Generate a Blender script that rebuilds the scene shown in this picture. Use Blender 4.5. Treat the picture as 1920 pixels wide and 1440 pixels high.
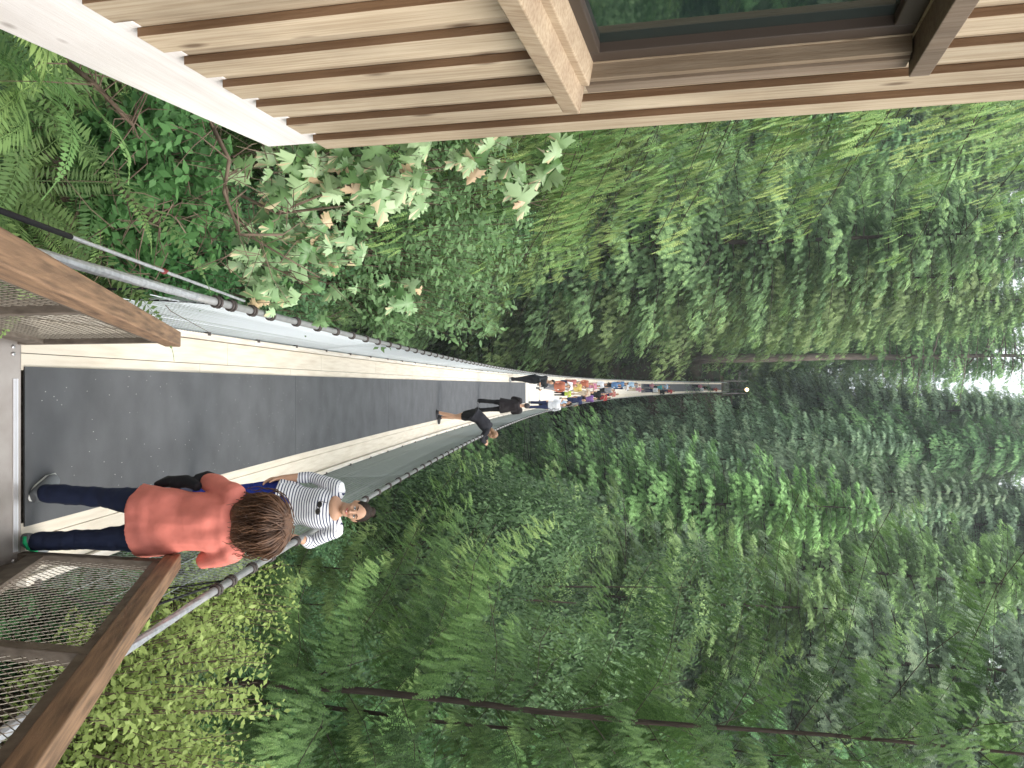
import bpy, math, random
import numpy as np
from mathutils import Vector, Matrix
from math import radians, sin, cos, pi, sqrt
random.seed(7); RNG = np.random.default_rng(7)
for o in list(bpy.data.objects): bpy.data.objects.remove(o)
SC = bpy.context.scene; COL = SC.collection

# ------------------------------------------------------------------ camera, sky, sun, exposure
PITCH = radians(13.8)
cam_d = bpy.data.cameras.new('camera'); cam = bpy.data.objects.new('camera', cam_d); COL.objects.link(cam)
cam_d.sensor_width = 36; cam_d.lens = 1609/1920*36; cam_d.clip_start = 0.05; cam_d.clip_end = 5000
sp, cp = sin(PITCH), cos(PITCH)
cam.matrix_world = Matrix(((0,-1,0,0),(sp,0,-cp,0),(cp,0,sp,0),(0,0,0,1)))   # held on its side: up is to the right
SC.camera = cam
SUN_EL, SUN_AZ = radians(50), radians(108)      # azimuth measured from +Y towards +X
w = bpy.data.worlds.new('World'); SC.world = w; w.use_nodes = True
nt = w.node_tree; sky = nt.nodes.new('ShaderNodeTexSky'); sky.sky_type = 'NISHITA'; sky.sun_disc = False
sky.sun_elevation = SUN_EL; sky.sun_rotation = SUN_AZ; sky.dust_density = 6; sky.air_density = 1.0; sky.ozone_density = 1.0
bg = nt.nodes['Background']; bg.inputs['Strength'].default_value = 0.15
cl = nt.nodes.new('ShaderNodeTexNoise'); cl.inputs['Scale'].default_value = 2.2; cl.inputs['Detail'].default_value = 7
tcw = nt.nodes.new('ShaderNodeTexCoord'); nt.links.new(tcw.outputs['Generated'], cl.inputs['Vector'])
rw = nt.nodes.new('ShaderNodeValToRGB'); rw.color_ramp.elements[0].position = .3; rw.color_ramp.elements[1].position = .7
rw.color_ramp.elements[0].color = (5.2,5.6,6.0,1); rw.color_ramp.elements[1].color = (7.6,7.7,7.7,1)
nt.links.new(cl.outputs[0], rw.inputs[0])
mxw = nt.nodes.new('ShaderNodeMix'); mxw.data_type = 'RGBA'; mxw.inputs[0].default_value = .85        # thin bright overcast
nt.links.new(sky.outputs[0], mxw.inputs[6]); nt.links.new(rw.outputs[0], mxw.inputs[7]); nt.links.new(mxw.outputs[2], bg.inputs[0])
sl = bpy.data.lights.new('sun', 'SUN'); sl.energy = 1.2; sl.angle = radians(38); sl.color = (1, .96, .88)
so = bpy.data.objects.new('sun', sl); COL.objects.link(so)
sd = Vector((sin(SUN_AZ)*cos(SUN_EL), cos(SUN_AZ)*cos(SUN_EL), sin(SUN_EL)))
so.rotation_euler = (-sd).to_track_quat('-Z', 'Y').to_euler()
SC.view_settings.view_transform = 'Standard'; SC.view_settings.look = 'None'
SC.view_settings.exposure = 1.15; SC.view_settings.gamma = 1

# ------------------------------------------------------------------ helpers
def tag(o, label=None, cat=None, group=None, kind=None):
    if label: o['label'] = label
    if cat: o['category'] = cat
    if group: o['group'] = group
    if kind: o['kind'] = kind
    return o
def empty(name, loc=(0,0,0), label=None, cat=None, group=None):
    o = bpy.data.objects.new(name, None); COL.objects.link(o); o.location = loc; o.empty_display_size = .1
    return tag(o, label, cat, group)
def mesh_np(name, V, F, smooth=False, var=None):
    me = bpy.data.meshes.new(name); V = np.asarray(V, np.float32).reshape(-1, 3); F = np.asarray(F, np.int32)
    k = F.shape[1]
    me.vertices.add(len(V)); me.vertices.foreach_set('co', V.ravel())
    me.loops.add(F.size); me.loops.foreach_set('vertex_index', F.ravel())
    me.polygons.add(len(F)); me.polygons.foreach_set('loop_start', np.arange(0, F.size, k, dtype=np.int32))
    try: me.polygons.foreach_set('loop_total', np.full(len(F), k, np.int32))
    except Exception: pass
    if smooth: me.polygons.foreach_set('use_smooth', np.ones(len(F), bool))
    me.update(calc_edges=True)
    if var is not None:
        a = me.attributes.new('var', 'FLOAT', 'FACE'); a.data.foreach_set('value', np.asarray(var, np.float32))
    return me
class G:
    """collects quads / tris / ngons for one mesh"""
    def __init__(s): s.v = []; s.f = []
    def add(s, V, F):
        n = len(s.v); s.v += [tuple(p) for p in V]; s.f += [tuple(i+n for i in f) for f in F]; return s
    def box(s, c, d, R=None):
        c = Vector(c); h = [x/2 for x in d]; P = []
        for x in (-1,1):
            for y in (-1,1):
                for z in (-1,1):
                    q = Vector((x*h[0], y*h[1], z*h[2])); P.append(c + (R @ q if R else q))
        return s.add(P, [(0,1,3,2),(4,6,7,5),(0,4,5,1),(2,3,7,6),(0,2,6,4),(1,5,7,3)])
    def beam(s, a, b, wx, wz, up=(0,0,1)):
        a = Vector(a); b = Vector(b); t = (b-a); L = t.length; t.normalize()
        sd_ = t.cross(Vector(up)).normalized(); u = sd_.cross(t)
        R = Matrix((sd_, t, u)).transposed()
        return s.box((a+b)/2, (wx, L, wz), R)
    def tube(s, P, r, n=8, cap=True, b=None, side=None, twist=None):
        """P points; r radius list/number; b second radii; side vector direction of r"""
        P = [Vector(p) for p in P]; m = len(P)
        R = r if hasattr(r, '__len__') else [r]*m
        B = b if b is not None else R
        V = []; prev = None
        for i in range(m):
            t = (P[min(i+1, m-1)]-P[max(i-1, 0)]).normalized()
            if side is not None: x = Vector(side) - t*Vector(side).dot(t)
            elif prev is None:
                x = t.orthogonal()
            else: x = prev - t*prev.dot(t)
            if x.length < 1e-6: x = t.orthogonal()
            x.normalize(); prev = x; y = t.cross(x)
            for k in range(n):
                a = 2*pi*k/n; q = 1.0
                if twist: q = 1+twist[0]*cos(twist[1]*a - twist[2]*i)
                V.append(P[i] + x*cos(a)*R[i]*q + y*sin(a)*B[i]*q)
        F = [(i*n+k, i*n+(k+1)%n, (i+1)*n+(k+1)%n, (i+1)*n+k) for i in range(m-1) for k in range(n)]
        if cap: F += [tuple(range(n))[::-1], tuple(range((m-1)*n, m*n))]
        return s.add(V, F)
    def ell(s, c, r, R=None, nu=16, nv=10):
        c = Vector(c); V = []; F = []
        for j in range(nv+1):
            ph = pi*j/nv
            for i in range(nu):
                th = 2*pi*i/nu; q = Vector((r[0]*sin(ph)*cos(th), r[1]*sin(ph)*sin(th), r[2]*cos(ph)))
                V.append(c + (R @ q if R else q))
        for j in range(nv):
            for i in range(nu): F.append((j*nu+i, (j+1)*nu+i, (j+1)*nu+(i+1)%nu, j*nu+(i+1)%nu))
        return s.add(V, F)
    def mesh(s, name, smooth=False):
        me = bpy.data.meshes.new(name); me.from_pydata(s.v, [], s.f); me.update()
        if smooth: me.polygons.foreach_set('use_smooth', [True]*len(me.polygons))
        return me
    def obj(s, name, mat, parent=None, smooth=False, bevel=0):
        o = link(name, s.mesh(name, smooth), mat, parent)
        if bevel:
            m = o.modifiers.new('b', 'BEVEL'); m.width = bevel; m.segments = 2; m.limit_method = 'ANGLE'
        return o
def link(name, me, mat, parent=None):
    if mat and not me.materials: me.materials.append(mat)
    o = bpy.data.objects.new(name, me); COL.objects.link(o)
    if parent:
        o.parent = parent
    return o
def remesh(name, g, mat, parent, voxel=.01, smooth=2, folds=None):
    """one continuous skin over overlapping volumes"""
    o = g.obj(name, mat, None, True)
    m = o.modifiers.new('r', 'REMESH'); m.mode = 'VOXEL'; m.voxel_size = voxel; m.use_smooth_shade = True
    if smooth:
        s2 = o.modifiers.new('s', 'SMOOTH'); s2.iterations = smooth; s2.factor = .5
    dg = bpy.context.evaluated_depsgraph_get(); ev = o.evaluated_get(dg)
    me = bpy.data.meshes.new_from_object(ev, depsgraph=dg); me.name = name
    o.modifiers.clear(); o.data = me
    if folds:
        from mathutils import noise as NZ
        nv = len(me.vertices); co = np.empty(nv*3, np.float32); me.vertices.foreach_get('co', co); no = np.empty(nv*3, np.float32); me.vertices.foreach_get('normal', no)
        co = co.reshape(-1,3); no = no.reshape(-1,3); sx, sy, sz, amp = folds
        d = np.array([NZ.noise((c[0]*sx+c[2]*sz*.25, c[1]*sy, c[2]*sz+c[0]*sx*.18))+.5*NZ.noise((c[0]*sx*2.1+7, c[1]*sy*2.1, c[2]*sz*2.4)) for c in co.tolist()], np.float32)
        co += no*(d*amp)[:,None]; me.vertices.foreach_set('co', co.ravel()); me.update()
    if not me.materials: me.materials.append(mat)
    me.polygons.foreach_set('use_smooth', [True]*len(me.polygons))
    if parent: o.parent = parent
    return o

# ------------------------------------------------------------------ materials
def mat(name, col, rough=.7, metal=0, spec=.3, noise=None, bump=None, coords='Object', col2=None):
    m = bpy.data.materials.new(name); m.use_nodes = True; n = m.node_tree; b = n.nodes['Principled BSDF']
    b.inputs['Base Color'].default_value = (*col, 1); b.inputs['Roughness'].default_value = rough
    b.inputs['Metallic'].default_value = metal; b.inputs['Specular IOR Level'].default_value = spec
    tc = n.nodes.new('ShaderNodeTexCoord')
    mp = n.nodes.new('ShaderNodeMapping'); n.links.new(tc.outputs[coords], mp.inputs[0])
    if noise:
        mp.inputs['Scale'].default_value = noise.get('stretch', (1,1,1))
        t = n.nodes.new('ShaderNodeTexNoise'); t.inputs['Scale'].default_value = noise['scale']; t.inputs['Detail'].default_value = noise.get('detail', 6)
        n.links.new(mp.outputs[0], t.inputs['Vector'])
        r = n.nodes.new('ShaderNodeValToRGB'); r.color_ramp.elements[0].position = noise.get('lo', .3); r.color_ramp.elements[1].position = noise.get('hi', .7)
        c2 = col2 or tuple(c*.6 for c in col)
        r.color_ramp.elements[0].color = (*c2, 1); r.color_ramp.elements[1].color = (*col, 1)
        n.links.new(t.outputs[0], r.inputs[0]); n.links.new(r.outputs[0], b.inputs['Base Color'])
    if bump:
        t2 = n.nodes.new('ShaderNodeTexNoise'); t2.inputs['Scale'].default_value = bump[0]; t2.inputs['Detail'].default_value = 5
        n.links.new(mp.outputs[0], t2.inputs['Vector'])
        bp = n.nodes.new('ShaderNodeBump'); bp.inputs['Strength'].default_value = bump[1]; bp.inputs['Distance'].default_value = bump[2]
        n.links.new(t2.outputs[0], bp.inputs['Height']); n.links.new(bp.outputs[0], b.inputs['Normal'])
    return m
def leafmat(name, dark, light, trans=.36, rough=.5, spec=.25, tip=None, objvar=.35):
    m = bpy.data.materials.new(name); m.use_nodes = True; n = m.node_tree; L = n.links; b = n.nodes['Principled BSDF']
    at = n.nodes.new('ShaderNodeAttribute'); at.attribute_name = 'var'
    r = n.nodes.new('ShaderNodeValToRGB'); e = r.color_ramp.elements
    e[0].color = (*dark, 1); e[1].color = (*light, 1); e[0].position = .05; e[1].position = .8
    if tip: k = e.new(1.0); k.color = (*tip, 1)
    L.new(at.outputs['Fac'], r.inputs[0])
    oi = n.nodes.new('ShaderNodeObjectInfo'); hs = n.nodes.new('ShaderNodeHueSaturation')
    mr = n.nodes.new('ShaderNodeMapRange'); mr.inputs[3].default_value = 1-objvar; mr.inputs[4].default_value = 1+objvar
    L.new(oi.outputs['Random'], mr.inputs[0]); L.new(mr.outputs[0], hs.inputs['Value'])
    mh = n.nodes.new('ShaderNodeMapRange'); mh.inputs[3].default_value = .475; mh.inputs[4].default_value = .525
    ml = n.nodes.new('ShaderNodeMath'); ml.operation = 'FRACT'; m7 = n.nodes.new('ShaderNodeMath'); m7.operation = 'MULTIPLY'; m7.inputs[1].default_value = 7.3
    L.new(oi.outputs['Random'], m7.inputs[0]); L.new(m7.outputs[0], ml.inputs[0]); L.new(ml.outputs[0], mh.inputs[0]); L.new(mh.outputs[0], hs.inputs['Hue'])
    L.new(r.outputs[0], hs.inputs['Color']); L.new(hs.outputs[0], b.inputs['Base Color'])
    b.inputs['Roughness'].default_value = rough; b.inputs['Specular IOR Level'].default_value = spec
    tr = n.nodes.new('ShaderNodeBsdfTranslucent'); L.new(hs.outputs[0], tr.inputs[0])
    mx = n.nodes.new('ShaderNodeMixShader'); mx.inputs[0].default_value = trans
    L.new(b.outputs[0], mx.inputs[1]); L.new(tr.outputs[0], mx.inputs[2]); L.new(mx.outputs[0], n.nodes['Material Output'].inputs[0])
    return m
M = {}
M['fir'] = leafmat('fir_green', (0.0724,0.137,0.0635), (0.237,0.393,0.167), tip=(0.396,0.591,0.234))
M['blue'] = leafmat('blue_fir', (0.101,0.164,0.0974), (0.332,0.458,0.279), tip=(0.51,0.644,0.383))
M['yell'] = leafmat('olive_conifer', (0.079,0.146,0.0549), (0.284,0.442,0.168), tip=(0.437,0.636,0.259))
M['cedar'] = leafmat('cedar_green', (0.0531,0.103,0.0365), (0.25,0.40,0.13), tip=(0.42,0.55,0.20), objvar=.12)
M['cedar2'] = leafmat('cedar_yellow', (0.0552,0.106,0.0384), (0.248,0.39,0.13), tip=(0.507,0.698,0.255), objvar=.12)
M['broad'] = leafmat('broadleaf', (0.0549,0.104,0.0523), (0.208,0.364,0.156), tip=(0.376,0.563,0.255))
M['shrub'] = leafmat('shrub_leaf', (0.133,0.209,0.0495), (0.345,0.493,0.149), tip=(0.558,0.617,0.264), trans=.35, objvar=.1)
M['fern'] = leafmat('fern_leaf', (0.0823,0.166,0.0578), (0.238,0.416,0.136), tip=(0.402,0.566,0.193), trans=.3, objvar=.15)
M['ivy'] = leafmat('ivy_leaf', (0.0424,0.106,0.0367), (0.128,0.264,0.0882), tip=(0.226,0.395,0.133))
M['under'] = leafmat('undergrowth_leaf', (0.0377,0.0784,0.0284), (0.163,0.261,0.0818), tip=(0.295,0.376,0.121), objvar=0)
M['maple'] = leafmat('maple_leaf', (.12,.27,.09), (.42,.60,.33), tip=(.66,.52,.3), rough=.36, spec=.5, trans=.2, objvar=.05)
M['bark'] = mat('bark', (.10,.075,.06), .9, noise=dict(scale=3, stretch=(6,6,.7)), bump=(9,.7,.03), col2=(.035,.026,.02))
M['palebark'] = mat('pale_bark', (.28,.22,.19), .9, noise=dict(scale=2, stretch=(5,5,.8)), bump=(9,.6,.03), col2=(.13,.10,.085))
M['twig'] = mat('twig', (.22,.165,.12), .9, noise=dict(scale=8), col2=(.1,.07,.05))
M['soil'] = mat('forest_soil', (.07,.055,.035), .95, noise=dict(scale=.35, detail=10, lo=.35, hi=.65), bump=(2.,.8,.2), col2=(.02,.028,.012))
M['rock'] = mat('cliff_rock', (.22,.17,.14), .9, noise=dict(scale=1.2, detail=10), bump=(2,.8,.2), col2=(.09,.06,.045))
M['deck'] = mat('deck_board', (.74,.67,.56), .75, noise=dict(scale=2.2, stretch=(14,1,1), detail=8, lo=.25, hi=.6), bump=(20,.15,.004), col2=(.62,.54,.43))
M['deckw'] = mat('deck_board_pale', (.78,.73,.65), .7, noise=dict(scale=2.2, stretch=(14,1,1), detail=8, lo=.25, hi=.6), col2=(.6,.51,.41))
M['wood'] = mat('rail_timber', (.31,.19,.115), .6, noise=dict(scale=3, stretch=(22,1.3,16), detail=10, lo=.3, hi=.66), bump=(30,.4,.004), col2=(.12,.075,.05))
M['woodd'] = mat('weathered_timber', (.20,.165,.135), .8, noise=dict(scale=4, stretch=(10,2,3), detail=9), bump=(30,.2,.004), col2=(.1,.08,.063))
for nd in M['wood'].node_tree.nodes:
    if nd.type == 'MAPPING': nd.vector_type = 'TEXTURE'; nd.inputs['Scale'].default_value = (1/22, 1/1.3, 1/16); nd.inputs['Rotation'].default_value = (radians(-27.8), 0, 0)   # grain along the sloping rail
M['steel'] = mat('cable_steel', (.62,.63,.66), .42, .55, .5, noise=dict(scale=30), col2=(.42,.43,.46))
M['sleeve'] = mat('grey_cable_sleeve', (.33,.33,.33), .5, .3, .5, noise=dict(scale=12), col2=(.24,.24,.235))
M['ring'] = mat('rusty_ring', (.09,.075,.07), .6, .4, .4)
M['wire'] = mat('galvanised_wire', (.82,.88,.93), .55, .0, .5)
M['wirer'] = mat('darker_galvanised_wire', (.36,.40,.39), .6, .1, .4)  # right side mesh: the two sides' unequal brightness is put into the wire colours
M['wired'] = mat('dark_infill_wire', (.30,.265,.22), .5, .5, .5)
M['plate'] = mat('metal_plate', (.42,.38,.35), .45, .6, .5, noise=dict(scale=6), col2=(.33,.29,.26))
M['alu'] = mat('bright_strip', (.8,.8,.82), .3, .7)
M['black'] = mat('black_rope', (.012,.012,.014), .8)
M['red'] = mat('red_clamp', (.18,.03,.03), .5)
M['glass'] = mat('window_glass', (.01,.02,.018), .03, 0, .9)
gb = M['glass'].node_tree.nodes['Principled BSDF']; gb.inputs['IOR'].default_value = 2.3; gb.inputs['Specular IOR Level'].default_value = .8
M['frame'] = mat('dark_window_frame', (.05,.035,.026), .5, 0, .4)
M['conc'] = mat('concrete', (.35,.34,.32), .9, noise=dict(scale=4))
M['lampglow'] = mat('lamp_glow', (1,.75,.4), .5)
b_ = M['lampglow'].node_tree.nodes['Principled BSDF']; b_.inputs['Emission Color'].default_value = (1,.72,.35,1); b_.inputs['Emission Strength'].default_value = 4
def matte_mat():
    m = mat('bridge_mat', (.115,.118,.125), .85, noise=dict(scale=3, detail=10, lo=.3, hi=.7), col2=(.085,.087,.092), bump=(250,.5,.003))
    n = m.node_tree; L = n.links; b = n.nodes['Principled BSDF']
    tc = n.nodes.new('ShaderNodeTexCoord'); mp = n.nodes.new('ShaderNodeMapping'); mp.inputs['Scale'].default_value = (38,15,15)
    v = n.nodes.new('ShaderNodeTexVoronoi'); v.inputs['Scale'].default_value = 1; v.inputs['Randomness'].default_value = 1
    L.new(tc.outputs['Object'], mp.inputs[0]); L.new(mp.outputs[0], v.inputs['Vector'])
    t = n.nodes.new('ShaderNodeMath'); t.operation = 'LESS_THAN'; t.inputs[1].default_value = .085; L.new(v.outputs['Distance'], t.inputs[0])
    w2 = n.nodes.new('ShaderNodeMath'); w2.operation = 'GREATER_THAN'; w2.inputs[1].default_value = .72
    sx = n.nodes.new('ShaderNodeSeparateColor'); L.new(v.outputs['Color'], sx.inputs[0]); L.new(sx.outputs[0], w2.inputs[0])
    ml = n.nodes.new('ShaderNodeMath'); ml.operation = 'MULTIPLY'; L.new(t.outputs[0], ml.inputs[0]); L.new(w2.outputs[0], ml.inputs[1])
    mx = n.nodes.new('ShaderNodeMix'); mx.data_type = 'RGBA'; L.new(ml.outputs[0], mx.inputs[0])
    src = [l for l in n.links if l.to_socket == b.inputs['Base Color']][0].from_socket
    L.new(src, mx.inputs[6]); mx.inputs[7].default_value = (.5,.5,.46,1); L.new(mx.outputs[2], b.inputs['Base Color'])
    return m
M['mat'] = matte_mat()
def siding_mat(name, base, dark, knots=True):
    vert = knots != 2
    m = mat(name, base, .8, noise=dict(scale=2.0, stretch=(3,3,.35) if vert else (3,.3,4), detail=12, lo=.25, hi=.68), bump=(60,.5,.004), col2=dark)
    n = m.node_tree; L = n.links; b = n.nodes['Principled BSDF']; tc = n.nodes.new('ShaderNodeTexCoord')
    def mul(col_out, fac):
        mx = n.nodes.new('ShaderNodeMix'); mx.data_type = 'RGBA'; mx.blend_type = 'MULTIPLY'; mx.inputs[0].default_value = fac
        src = [l for l in n.links if l.to_socket == b.inputs['Base Color']][0].from_socket
        L.new(src, mx.inputs[6]); L.new(col_out, mx.inputs[7]); L.new(mx.outputs[2], b.inputs['Base Color'])
    mp = n.nodes.new('ShaderNodeMapping'); mp.inputs['Scale'].default_value = (60,60,2.2) if vert else (60,2,70)      # fine grain
    g_ = n.nodes.new('ShaderNodeTexNoise'); g_.inputs['Scale'].default_value = 1; g_.inputs['Detail'].default_value = 6; L.new(tc.outputs['Object'], mp.inputs[0]); L.new(mp.outputs[0], g_.inputs['Vector'])
    r = n.nodes.new('ShaderNodeValToRGB'); r.color_ramp.elements[0].position = .36; r.color_ramp.elements[1].position = .58
    r.color_ramp.elements[0].color = (.70,.64,.58,1); r.color_ramp.elements[1].color = (1,1,1,1); L.new(g_.outputs[0], r.inputs[0]); mul(r.outputs[0], .75 if vert else .22)
    s2 = n.nodes.new('ShaderNodeTexNoise'); s2.inputs['Scale'].default_value = 1.1; s2.inputs['Detail'].default_value = 8; L.new(tc.outputs['Object'], s2.inputs['Vector'])      # grey weather stains
    r2 = n.nodes.new('ShaderNodeValToRGB'); r2.color_ramp.elements[0].position = .38; r2.color_ramp.elements[1].position = .56
    r2.color_ramp.elements[0].color = (.66,.65,.64,1); r2.color_ramp.elements[1].color = (1,1,1,1); L.new(s2.outputs[0], r2.inputs[0]); mul(r2.outputs[0], .7 if vert else .3)
    if knots:
        mp = n.nodes.new('ShaderNodeMapping'); mp.inputs['Scale'].default_value = (3,3.2,6) if knots == 2 else (3,6,2.2)
        v = n.nodes.new('ShaderNodeTexVoronoi'); v.inputs['Scale'].default_value = 1
        L.new(tc.outputs['Object'], mp.inputs[0]); L.new(mp.outputs[0], v.inputs['Vector'])
        r = n.nodes.new('ShaderNodeValToRGB'); r.color_ramp.elements[0].position = .05; r.color_ramp.elements[1].position = .16
        r.color_ramp.elements[0].color = (.25,.19,.16,1); r.color_ramp.elements[1].color = (1,1,1,1)
        L.new(v.outputs['Distance'], r.inputs[0]); mul(r.outputs[0], .8)
    oi = n.nodes.new('ShaderNodeObjectInfo'); mr = n.nodes.new('ShaderNodeMapRange'); mr.inputs[3].default_value = .8; mr.inputs[4].default_value = 1.12; L.new(oi.outputs['Random'], mr.inputs[0])
    if vert: mul(mr.outputs[0], 1.)
    return m
M['siding'] = siding_mat('cedar_siding', (.60,.49,.355), (.42,.33,.23))
M['beam'] = siding_mat('overexposed_beam', (.90,.86,.84), (.74,.69,.66), 2)  # blown-out white of the beam is put into its colour
M['trimm'] = siding_mat('jamb_trim', (.36,.28,.195), (.22,.165,.115), False)
M['edge'] = siding_mat('shaded_sawn_edge', (.27,.165,.095), (.17,.10,.055), False)  # batten sides: brown less-weathered sawn wood, with their shade put into the colour
M['trim'] = siding_mat('window_trim', (.46,.36,.25), (.34,.25,.17), False)
M['trimd'] = siding_mat('dark_trim', (.25,.19,.14), (.14,.105,.075), False)

# ------------------------------------------------------------------ the lie of the land
TY = [-400,-60,2,4.2,6,8,12,20,32,45,55,75,90,110,127,133,150,200,400,1500]
TZ = [-2,-3.2,-3.9,-4.6,-6.0,-8.6,-13,-22,-38,-52,-56,-56,-42,-23,-8,-4,-1,6,26,70]
def ground(x, y):
    x = np.asarray(x, float); y = np.asarray(y, float)
    b = np.interp(y, TY, TZ)
    amp = np.clip((y-6)/20, 0, 1)
    b = b + amp*(1.8*np.sin(x*.11+1.3)*np.cos(y*.09) + .8*np.sin(x*.31+y*.23))
    b = b + np.clip(np.abs(x)-25, 0, 300)*.10*np.clip(y/60, 0, 1)
    return b
def gz(x, y): return float(ground(x, y))
xs = np.concatenate([-np.geomspace(1800, 62, 22), np.linspace(-60, 60, 81), np.geomspace(62, 1800, 22)])
ys = np.concatenate([np.linspace(-400, -30, 12), np.linspace(-28, 160, 126), np.geomspace(165, 2500, 22)])
X, Y = np.meshgrid(xs, ys); Z = ground(X, Y)
nx = len(xs); idx = np.arange(len(ys)*nx).reshape(len(ys), nx)
F = np.stack([idx[:-1,:-1], idx[:-1,1:], idx[1:,1:], idx[1:,:-1]], -1).reshape(-1, 4)
tag(link('ground', mesh_np('ground', np.stack([X, Y, Z], -1), F, True), M['soil']), kind='structure')

def dz(d): return -3.9 - .199*d + .00175*d*d          # deck height d metres from its near end
# ------------------------------------------------------------------ foliage: arrays of small diamond leaves
def leaves(base, d, n, L, W):
    """diamond leaf quads -> (N,4,3)"""
    s = np.cross(n, d); s /= np.linalg.norm(s, axis=-1, keepdims=True)+1e-9
    m = base + d*(L*.45)[...,None]; return np.stack([base, m+s*(W/2)[...,None], base+d*L[...,None], m-s*(W/2)[...,None]], -2)
def nrm(a): return a/(np.linalg.norm(a, axis=-1, keepdims=True)+1e-9)
def spray_tpl(npin, sub, wid, rng, ang=48, plen=.42):
    """flat fern-like twig along +x, normal +z. returns quads (K,4,3)"""
    B=[];D=[];L=[];W=[]
    for i in range(npin):
        t = .06+.9*i/npin
        for s in (-1, 1):
            a = radians(ang + rng.normal(0, 7))*s; l = plen*(1-t)**.75*rng.uniform(.75, 1.1)+.05
            base = np.array([t+rng.normal(0,.01), 0, 0]); d = np.array([cos(a), sin(a), rng.normal(0,.12)])
            if sub == 0: B.append(base);D.append(d);L.append(l);W.append(wid)
            else:
                for j in range(sub+1):
                    u = j/(sub+1)
                    if j == sub: B.append(base+d*l*u*.9);D.append(d);L.append(l*.35);W.append(wid*.9)
                    else:
                        for q in (-1, 1):
                            a2 = a+q*radians(38); d2 = np.array([cos(a2), sin(a2), rng.normal(0,.1)])
                            B.append(base+d*l*u);D.append(d2);L.append(l*.42*(1-u*.5));W.append(wid*.8)
    B.append(np.array([0.,0,0]));D.append(np.array([1.,0,0]));L.append(1.);W.append(wid*.5)
    B=np.array(B);D=nrm(np.array(D));L=np.array(L);W=np.array(W)
    q = leaves(B, D, np.tile([0,0,1.], (len(B),1)), L, W)
    q[...,2] -= .16*q[...,0]**2 + .25*np.abs(q[...,1])**1.3      # droops to its tip and edges
    return q
def place(tpls, P, Dx, Nz, S, rng, var):
    """put spray templates at P with axis Dx, normal Nz, size S"""
    Dx = nrm(Dx); Yv = nrm(np.cross(Nz, Dx)); Nv = np.cross(Dx, Yv); R = np.stack([Dx, Yv, Nv], -1)   # columns
    out = []; vv = []; which = rng.integers(0, len(tpls), len(P))
    for k, t in enumerate(tpls):
        m = which == k
        if not m.any(): continue
        q = np.einsum('mij,klj->mkli', R[m], t)*S[m][:,None,None,None] + P[m][:,None,None,:]
        out.append(q.reshape(-1, 4, 3))
        K = t.shape[0]
        tipness = np.clip(t[:,2,0], 0, 1)*.25
        v = var[m][:,None] + tipness[None,:] + rng.normal(0,.13,(m.sum(),K)); vv.append(np.clip(v,0,1).ravel())
    return np.concatenate(out), np.concatenate(vv)
def crown_mesh(name, q, var):
    n = len(q); return mesh_np(name, q.reshape(-1,3), np.arange(n*4).reshape(n,4), False, var)
def bez(s, a, b, c): return a*s - b*s*s + c*s**4

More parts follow.
